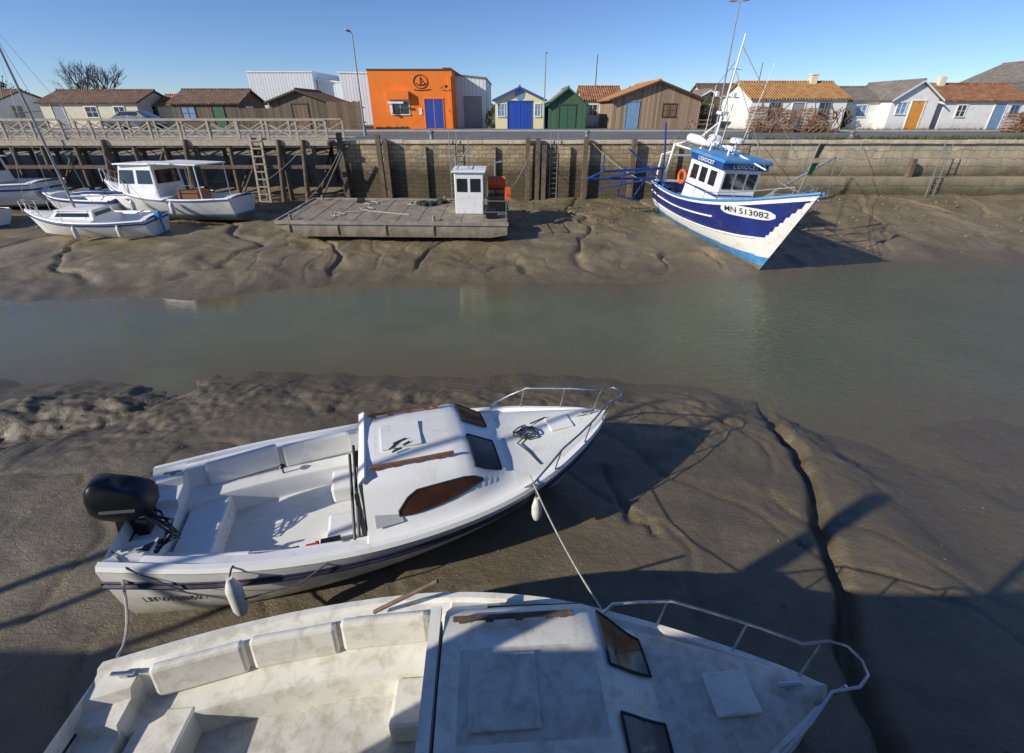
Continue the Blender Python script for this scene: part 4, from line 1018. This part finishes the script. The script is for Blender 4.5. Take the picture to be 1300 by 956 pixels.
b=MB(); b.lathe([(.1,-.4),(.3,-.38),(.3,.38),(.1,.4)],(9.0,2.6,1.75),14,0,'x'); b.box((9.5,1.6,1.5),(.25,.3,.5)); b.obj('orange_drum',ORANGE,C,smooth=40)
b=MB(); ls=random.Random(8)
for k in range(4):
    pts=[]; cx,cy=ls.uniform(2,6.4),ls.uniform(.8,3.5)
    for i in range(24): pts.append((cx+.3*math.cos(i*.7)+ls.uniform(-.12,.12),cy+.25*math.sin(i*.7)+ls.uniform(-.12,.12),.65))
    b.tube(pts,.02,5)
b.tube([(2.2,1.6,.64),(3.2,1.8,.65),(5.2,1.2,.64)],.03,5)
b.obj('deck_ropes',ROPE,C)
b=MB(); 
for i in range(5): b.box((ls.uniform(1,6.5),ls.uniform(2.6,3.9),.7),(.5,.35,.14),0,(0,0,ls.uniform(0,3)))
b.obj('oyster_bags',NET,C,bevel=.03)

# ------------------------------------------------------------------ fishing trawler
D=empty('fishing_trawler',(8.05,24.2,.74),(R(-3.5),R(5.8),R(-78.5)))
L=8.8
HD=Hull(L,[0,1.2,3,5,6.6,7.7,8.8],[1.28,1.5,1.62,1.58,1.25,.74,.04],[1.74,1.70,1.76,2.08,2.5,2.9,3.34],rake=1.35,e0=.36,e1=.80,keel=lambda u:.03*u)
def bandD(u,w):
    if w<.09: return 0
    lb=.27-.07*u
    if w<lb: return 1
    nb=.45+.06*max(0,u-.5)+ (max(0,u-.90)*5)
    if w<nb: return 2
    if w<.93: return 3
    return 2
mb=MB(); HD.mesh(mb,bandD,90,[i/60 for i in range(61)]); mb.obj('hull',[ANTIF,LBLUE,DIRTYW,NAVYH],D,smooth=30,merge=True)
r=MB(); HD.rail(r,1.0,.05,.01); r.obj('gunwale',LBLUE,D,smooth=60)
r=MB(); HD.rail(r,.93,.022,.01); HD.rail(r,.70,.035,.015,u1=.62); HD.rail(r,.45,.03,.02,u1=.85); r.obj('white_strakes',PAINTW,D,smooth=60)
def profD(x):
    b_=HD.b(x)-.01; s_=HD.s_(x); k=min(1,b_/.3); dk=min(s_-.1,max(1.05,s_-.65)); yd=max(.0,HD.at(x-.0,dk).y-.12*k) if x<8.2 else 0.0
    yd=min(yd,b_-.1*k)
    return [(b_,s_),(b_-.07*k,s_),(yd+.0,dk),(yd*.5,dk+.03),(0,dk+.05)]
mb=MB(); topside(mb,profD,[8.1*i/30 for i in range(31)]); mb.obj('deck',PAINTW,D,smooth=30,merge=True)
pl=MB()
cx_,cz_=6.85,2.14
grid=[]
for j in range(13):
    x_=-.95+1.9*j/12; hh=.19*(1-(abs(x_)/.97)**5)**.5
    for k in range(4):
        p=HD.at(cx_+x_,cz_+.12*x_-hh+2*hh*k/3,.03); grid.append((p.x,-p.y,p.z))
pl.add(grid,[(j*4+k,(j+1)*4+k,(j+1)*4+k+1,j*4+k+1) for j in range(12) for k in range(3)]); pl.obj('name_plaque',PAINTW,D)
vs,fs=text_mesh('MN 513082',.29); t=MB(); out=[]
for v in vs:
    p=HD.at(cx_+v[0]*1.12,cz_+v[1]+.12*v[0],.045); out.append((p.x,-p.y,p.z))
t.add(out,fs); t.obj('registration',NAVY,D)
def wh(x0,x1,w,z0,z1,name,mat,fs_=.18):
    b=MB(); b.add([(x0,-w,z0),(x1,-w*.86,z0),(x1,w*.86,z0),(x0,w,z0),(x0,-w,z1),(x1+fs_,-w*.86,z1),(x1+fs_,w*.86,z1),(x0,w,z1)],[(0,1,5,4),(1,2,6,5),(2,3,7,6),(3,0,4,7),(4,5,6,7)]); return b.obj(name,mat,D,bevel=.03)
wh(2.5,4.75,1.0,1.0,3.25,'wheelhouse',PAINTW,.0)
b=MB(); b.bx(2.35,4.95,-1.1,1.1,3.45,3.58); b.obj('wheelhouse_roof',LBLUE,D,bevel=.03)
b=MB(); b.bx(2.46,4.84,-1.04,1.04,3.2,3.449); b.obj('blue_fascia',BLUE,D,bevel=.02)
g=MB()
for i in range(3): g.bx(4.752,4.775,-.76+i*.53,-.76+i*.53+.42,2.45,3.05)
for x_ in(2.75,3.35,3.98):
    for sg in(-1,1):
        yy=sg*(1.0-.062*(x_+.22-2.5)); g.box((x_+.22,yy,2.75),(.42,.04,.58),0,(0,0,-sg*R(3.5)))
g.obj('wheelhouse_windows',GLASSD,D)
g=MB(); g.box((3.05,-.985,1.75),(.55,.03,1.1)); g.obj('wheelhouse_door',PAINTW,D,bevel=.01)
vs,fs=text_mesh("L'EXOCET",.26); t=MB(); t.add([(3.65+v[0],-1.052,3.33+v[1]*.8) for v in vs],fs); 
t.add([(4.852,v[0]*1.0,3.33+v[1]*.8) for v in vs],fs); t.obj('boat_name',PAINTW,D)
b=MB(); b.bx(4.75,5.5,-.75,.75,1.2,2.1); b.obj('forward_casing',PAINTW,D,bevel=.05)
b=MB(); b.bx(2.49,4.78,-1.012,1.012,2.16,2.22); b.obj('blue_trim',BLUE,D)
b=MB(); 
for (x_,y_,z_) in((2.2,-1.05,2.35),):
    b.tube([(x_+.26*math.cos(t),y_,z_+.26*math.sin(t)) for t in np.linspace(0,6.283,20)],.065,8)
b.box((2.75,-.95,2.6),(.1,.1,.35)); b.obj('lifebuoy',ORANGE,D,smooth=60)
b=MB(); b.lathe([(.05,0),(.28,.02),(.28,.16),(.2,.2)],(3.4,.3,4.0),16); b.box((3.9,-.3,3.9),(.5,.12,.1)); b.lathe([(.02,0),(.12,.1),(.14,.2),(.05,.3)],(2.9,-.5,3.9),10)
b.cyl((3.4,.3,3.5),(3.4,.3,4.0),.05); b.cyl((3.9,-.3,3.5),(3.9,-.3,3.9),.04); b.cyl((2.9,-.5,3.5),(2.9,-.5,3.9),.03); b.obj('radar_dome',PAINTW,D,smooth=40)
b=MB()
for sg in(-1,1):
    b.tube([(1.0,sg*1.2,1.2),(1.0,sg*1.1,3.5),(1.0,0,3.75)],.055); b.tube([(2.3,sg*.9,1.2),(2.2,sg*.5,3.6)],.05)
    b.tube([(1.0,sg*1.1,3.5),(2.4,sg*.95,3.5)],.04); b.tube([(.1,sg*1.1,1.6),(.1,sg*1.1,2.9),(1.0,sg*1.1,3.2)],.045)
b.tube([(.1,-1.1,2.9),(.1,1.1,2.9)],.05); b.tube([(1.0,0,3.75),(2.2,0,4.6)],.04); b.tube([(1,-1.1,3.5),(1,1.1,3.5)],.05)
b.obj('stern_gantry',PAINTW,D,smooth=60)
b=MB(); b.tube([(.9,-.4,3.72),(1.3,-.55,3.85),(2.0,-.55,3.85),(2.5,-.3,3.75)],[.08,.2,.2,.06],10); b.lathe([(.05,-.35),(.22,-.3),(.25,0),(.22,.3),(.05,.35)],(1.6,.5,3.85),12,0,'x'); b.obj('liferaft_canister',PAINTW,D,smooth=60)
b=MB(); b.cyl((2.3,0,3.5),(2.3,0,7.8),.06,.03,10); b.cyl((2.3,-.55,5.6),(2.3,.55,5.6),.025); b.cyl((2.3,-.3,6.6),(2.3,.3,6.6),.02); b.cyl((2.1,.5,3.6),(2.1,.5,6.3),.015); b.cyl((3.0,.8,3.6),(3.3,.95,6.9),.012); b.cyl((2.7,-.8,3.6),(2.6,-.85,6.0),.012)
b.cyl((2.3,0,3.9),(5.6,.3,3.4),.045,.03); b.box((2.3,0,5.0),(.35,.35,.12)); b.box((2.3,.3,5.68),(.12,.12,.18)); b.box((2.3,-.5,5.68),(.12,.12,.18)); b.obj('mast_and_antennas',PAINTW,D,smooth=50)
b=MB()
for p,q in(((2.3,0,7.4),(8.5,0,3.3)),((2.3,0,7.0),(.1,-1.1,2.9)),((2.3,0,7.0),(.1,1.1,2.9)),((2.3,0,5.6),(4.7,-.9,3.6)),((2.3,0,6.6),(5.6,.3,3.4))): b.cyl(p,q,.012,n=4,cap=False)
b.obj('rigging',GREY,D)
b=MB()
for p,q,r_ in(((1.2,-1.4,2.5),(1.6,-4.6,2.3),.055),((.6,-1.4,1.9),(.4,-4.8,1.7),.055),((1.6,-4.6,2.3),(.4,-4.8,1.7),.045),((1.2,-1.4,2.5),(.4,-4.0,1.75),.04),((.9,-3.2,2.4),(.5,-3.2,1.0),.04),((1.5,-2.2,2.45),(.6,-2.4,.9),.04),((.5,-3.2,1.0),(.6,-2.0,.8),.045),((2.0,-1.45,1.8),(1.7,-3.6,3.3),.04),((.3,-1.4,1.8),(-.3,-3.9,1.1),.045),((1.6,-4.6,2.3),(1.55,-4.65,3.0),.035)):
    b.cyl(p,q,r_,n=7)
b.tube([(1.0,-1.3,1.7),(1.2,-1.6,3.2),(1.4,-2.0,4.4)],.04)
b.obj('blue_outrigger_frame',BLUE,D,smooth=50)
b=MB()
for sg in(1,-1):
    pts=[(x_,sg*(HD.b(x_)-.05),HD.s_(x_)+.30) for x_ in(4.9,5.6,6.3,7.0,7.6,8.1)]; b.tube(pts,.018,6)
    for p in pts: b.cyl((p[0],p[1],p[2]-.30),p,.016,n=5)
b.obj('bow_rails',GREY,D,smooth=60)
b=MB(); b.cyl((4.7,1.2,2.0),(5.4,3.4,4.0),.05); b.cyl((6.0,1.1,2.2),(6.3,3.2,2.5),.035); b.cyl((5.0,1.2,1.9),(5.6,3.6,2.5),.045); b.cyl((5.4,3.4,4.0),(5.6,3.6,2.5),.012); b.cyl((6.6,1.0,2.5),(5.4,3.4,4.0),.012)
b.cyl((7.3,.5,2.7),(7.35,.55,4.7),.02); b.obj('port_derrick',GREY,D)
b=MB()
for (z0_,dz,m_) in((4.2,.42,0),(3.65,.36,1)):
    b.add([(7.35,.55,z0_),(7.35,.56,z0_+dz),(7.1,1.05,z0_+dz*1.0),(7.0,1.1,z0_+dz*.45),(7.2,.85,z0_-.05)],[(0,1,2,3,4)],m_)
b.obj('pennants',[BLACK,FLAGG],D)
b=MB(); random.seed(4)
for i in range(26): 
    x_=random.uniform(5.3,7.0); b.lathe([(.02,-.14),(.2,-.1),(.3,0),(.2,.14),(.02,.2)],(x_,random.uniform(-.6,.6)*(HD.b(x_)-.3),HD.s_(x_)-.35+random.uniform(-.1,.2)),9)
for i in range(10): b.lathe([(.02,-.14),(.2,-.1),(.3,0),(.2,.14),(.02,.2)],(random.uniform(.3,1.6),random.uniform(-.8,.8),1.35),9)
b.obj('heaped_nets',NET,D,smooth=60)
b=MB(); b.lathe([(.1,-.4),(.32,-.4),(.32,-.36),(.12,-.34),(.12,.34),(.32,.36),(.32,.4),(.1,.4)],(7.2,0,2.6),14,0,'y'); b.obj('anchor_winch',GREY,D)
for a,b_,s_ in(((9.8,16.2,3.1),(13.2,26.9,Q+.1),.5),((7.0,23.7,2.3),(4.2,26.9,Q+.05),.3),((-.6,21,1.8),(1.2,26.8,3.9),.3),((-9.7,21,1.6),(-9.2,26.8,3.9),.35),((-12.9,22,2),(-11,26.2,3.9),.3),((10.3,16.3,3.1),(19,26.9,3.9),.6)):
    r=MB(); r.tube(sag(a,b_,s_),.013,5); r.obj('mooring_line',ROPE)
for x in(-4.5,4.2,13.2,19):
    bl=MB(); bl.lathe([(.16,0),(.12,.05),(.1,.3),(.17,.36),(.16,.44),(.05,.47)],(x,27.9,Q),12); bl.obj('quay_bollard',GCAP,smooth=40)
rk=MB(); random.seed(9)
for i in range(700):
    if random.random()<.7: x,y=random.uniform(-22,26),random.triangular(19,26.8,26.6)
    else: x,y=random.uniform(-9,9),random.uniform(1,9)
    if y>9 and y<18: continue
    s_=random.uniform(.03,.13) if y>10 else random.uniform(.008,.025)
    z=hz(x,y)
    if z<.05: continue
    rk.lathe([(s_*.2,-s_*.5),(s_*random.uniform(.7,1),-s_*.1),(s_*random.uniform(.6,1),s_*.25),(s_*.2,s_*.5)],(x,y,z),6)
rk.obj('scattered_stones',M('mud_stones',(.17,.14,.095),.7,var=.4))

# ------------------------------------------------------------------ light, sky, camera
w=bpy.data.worlds.new('World'); scene.world=w; w.use_nodes=True; nt=w.node_tree
bg=nt.nodes['Background']; sk=nt.nodes.new('ShaderNodeTexSky'); sk.sky_type='NISHITA'; sk.sun_disc=False
sk.sun_elevation=R(SUN_EL); d=Vector((math.cos(R(SUN_AZ))*math.cos(R(SUN_EL)),math.sin(R(SUN_AZ))*math.cos(R(SUN_EL)),-math.sin(R(SUN_EL))))
sk.sun_rotation=math.atan2(-d.x,-d.y)%(2*math.pi); sk.air_density=.8; sk.dust_density=0; sk.ozone_density=3.5
tint=mixc(nt,1.0,sk.outputs[0],(.70,.80,1.0),'MULTIPLY')
nt.links.new(tint,bg.inputs[0]); bg.inputs[1].default_value=.125
sl=bpy.data.lights.new('sun','SUN'); sl.energy=5.0; sl.angle=R(.53); sl.color=(1,.93,.82)
so=bpy.data.objects.new('sun',sl); scene.collection.objects.link(so); so.rotation_euler=d.to_track_quat('-Z','Y').to_euler(); so.location=(-20,-10,20)
cam=bpy.data.cameras.new('camera'); co=bpy.data.objects.new('camera',cam); scene.collection.objects.link(co)
co.location=(0,0,5.6); co.rotation_euler=(R(63),0,0); cam.lens=16; cam.sensor_width=36; cam.shift_y=-44.5/1300; cam.clip_end=6000; cam.clip_start=.05
scene.camera=co
scene.view_settings.view_transform='Standard'; scene.view_settings.look='None'; scene.view_settings.exposure=0
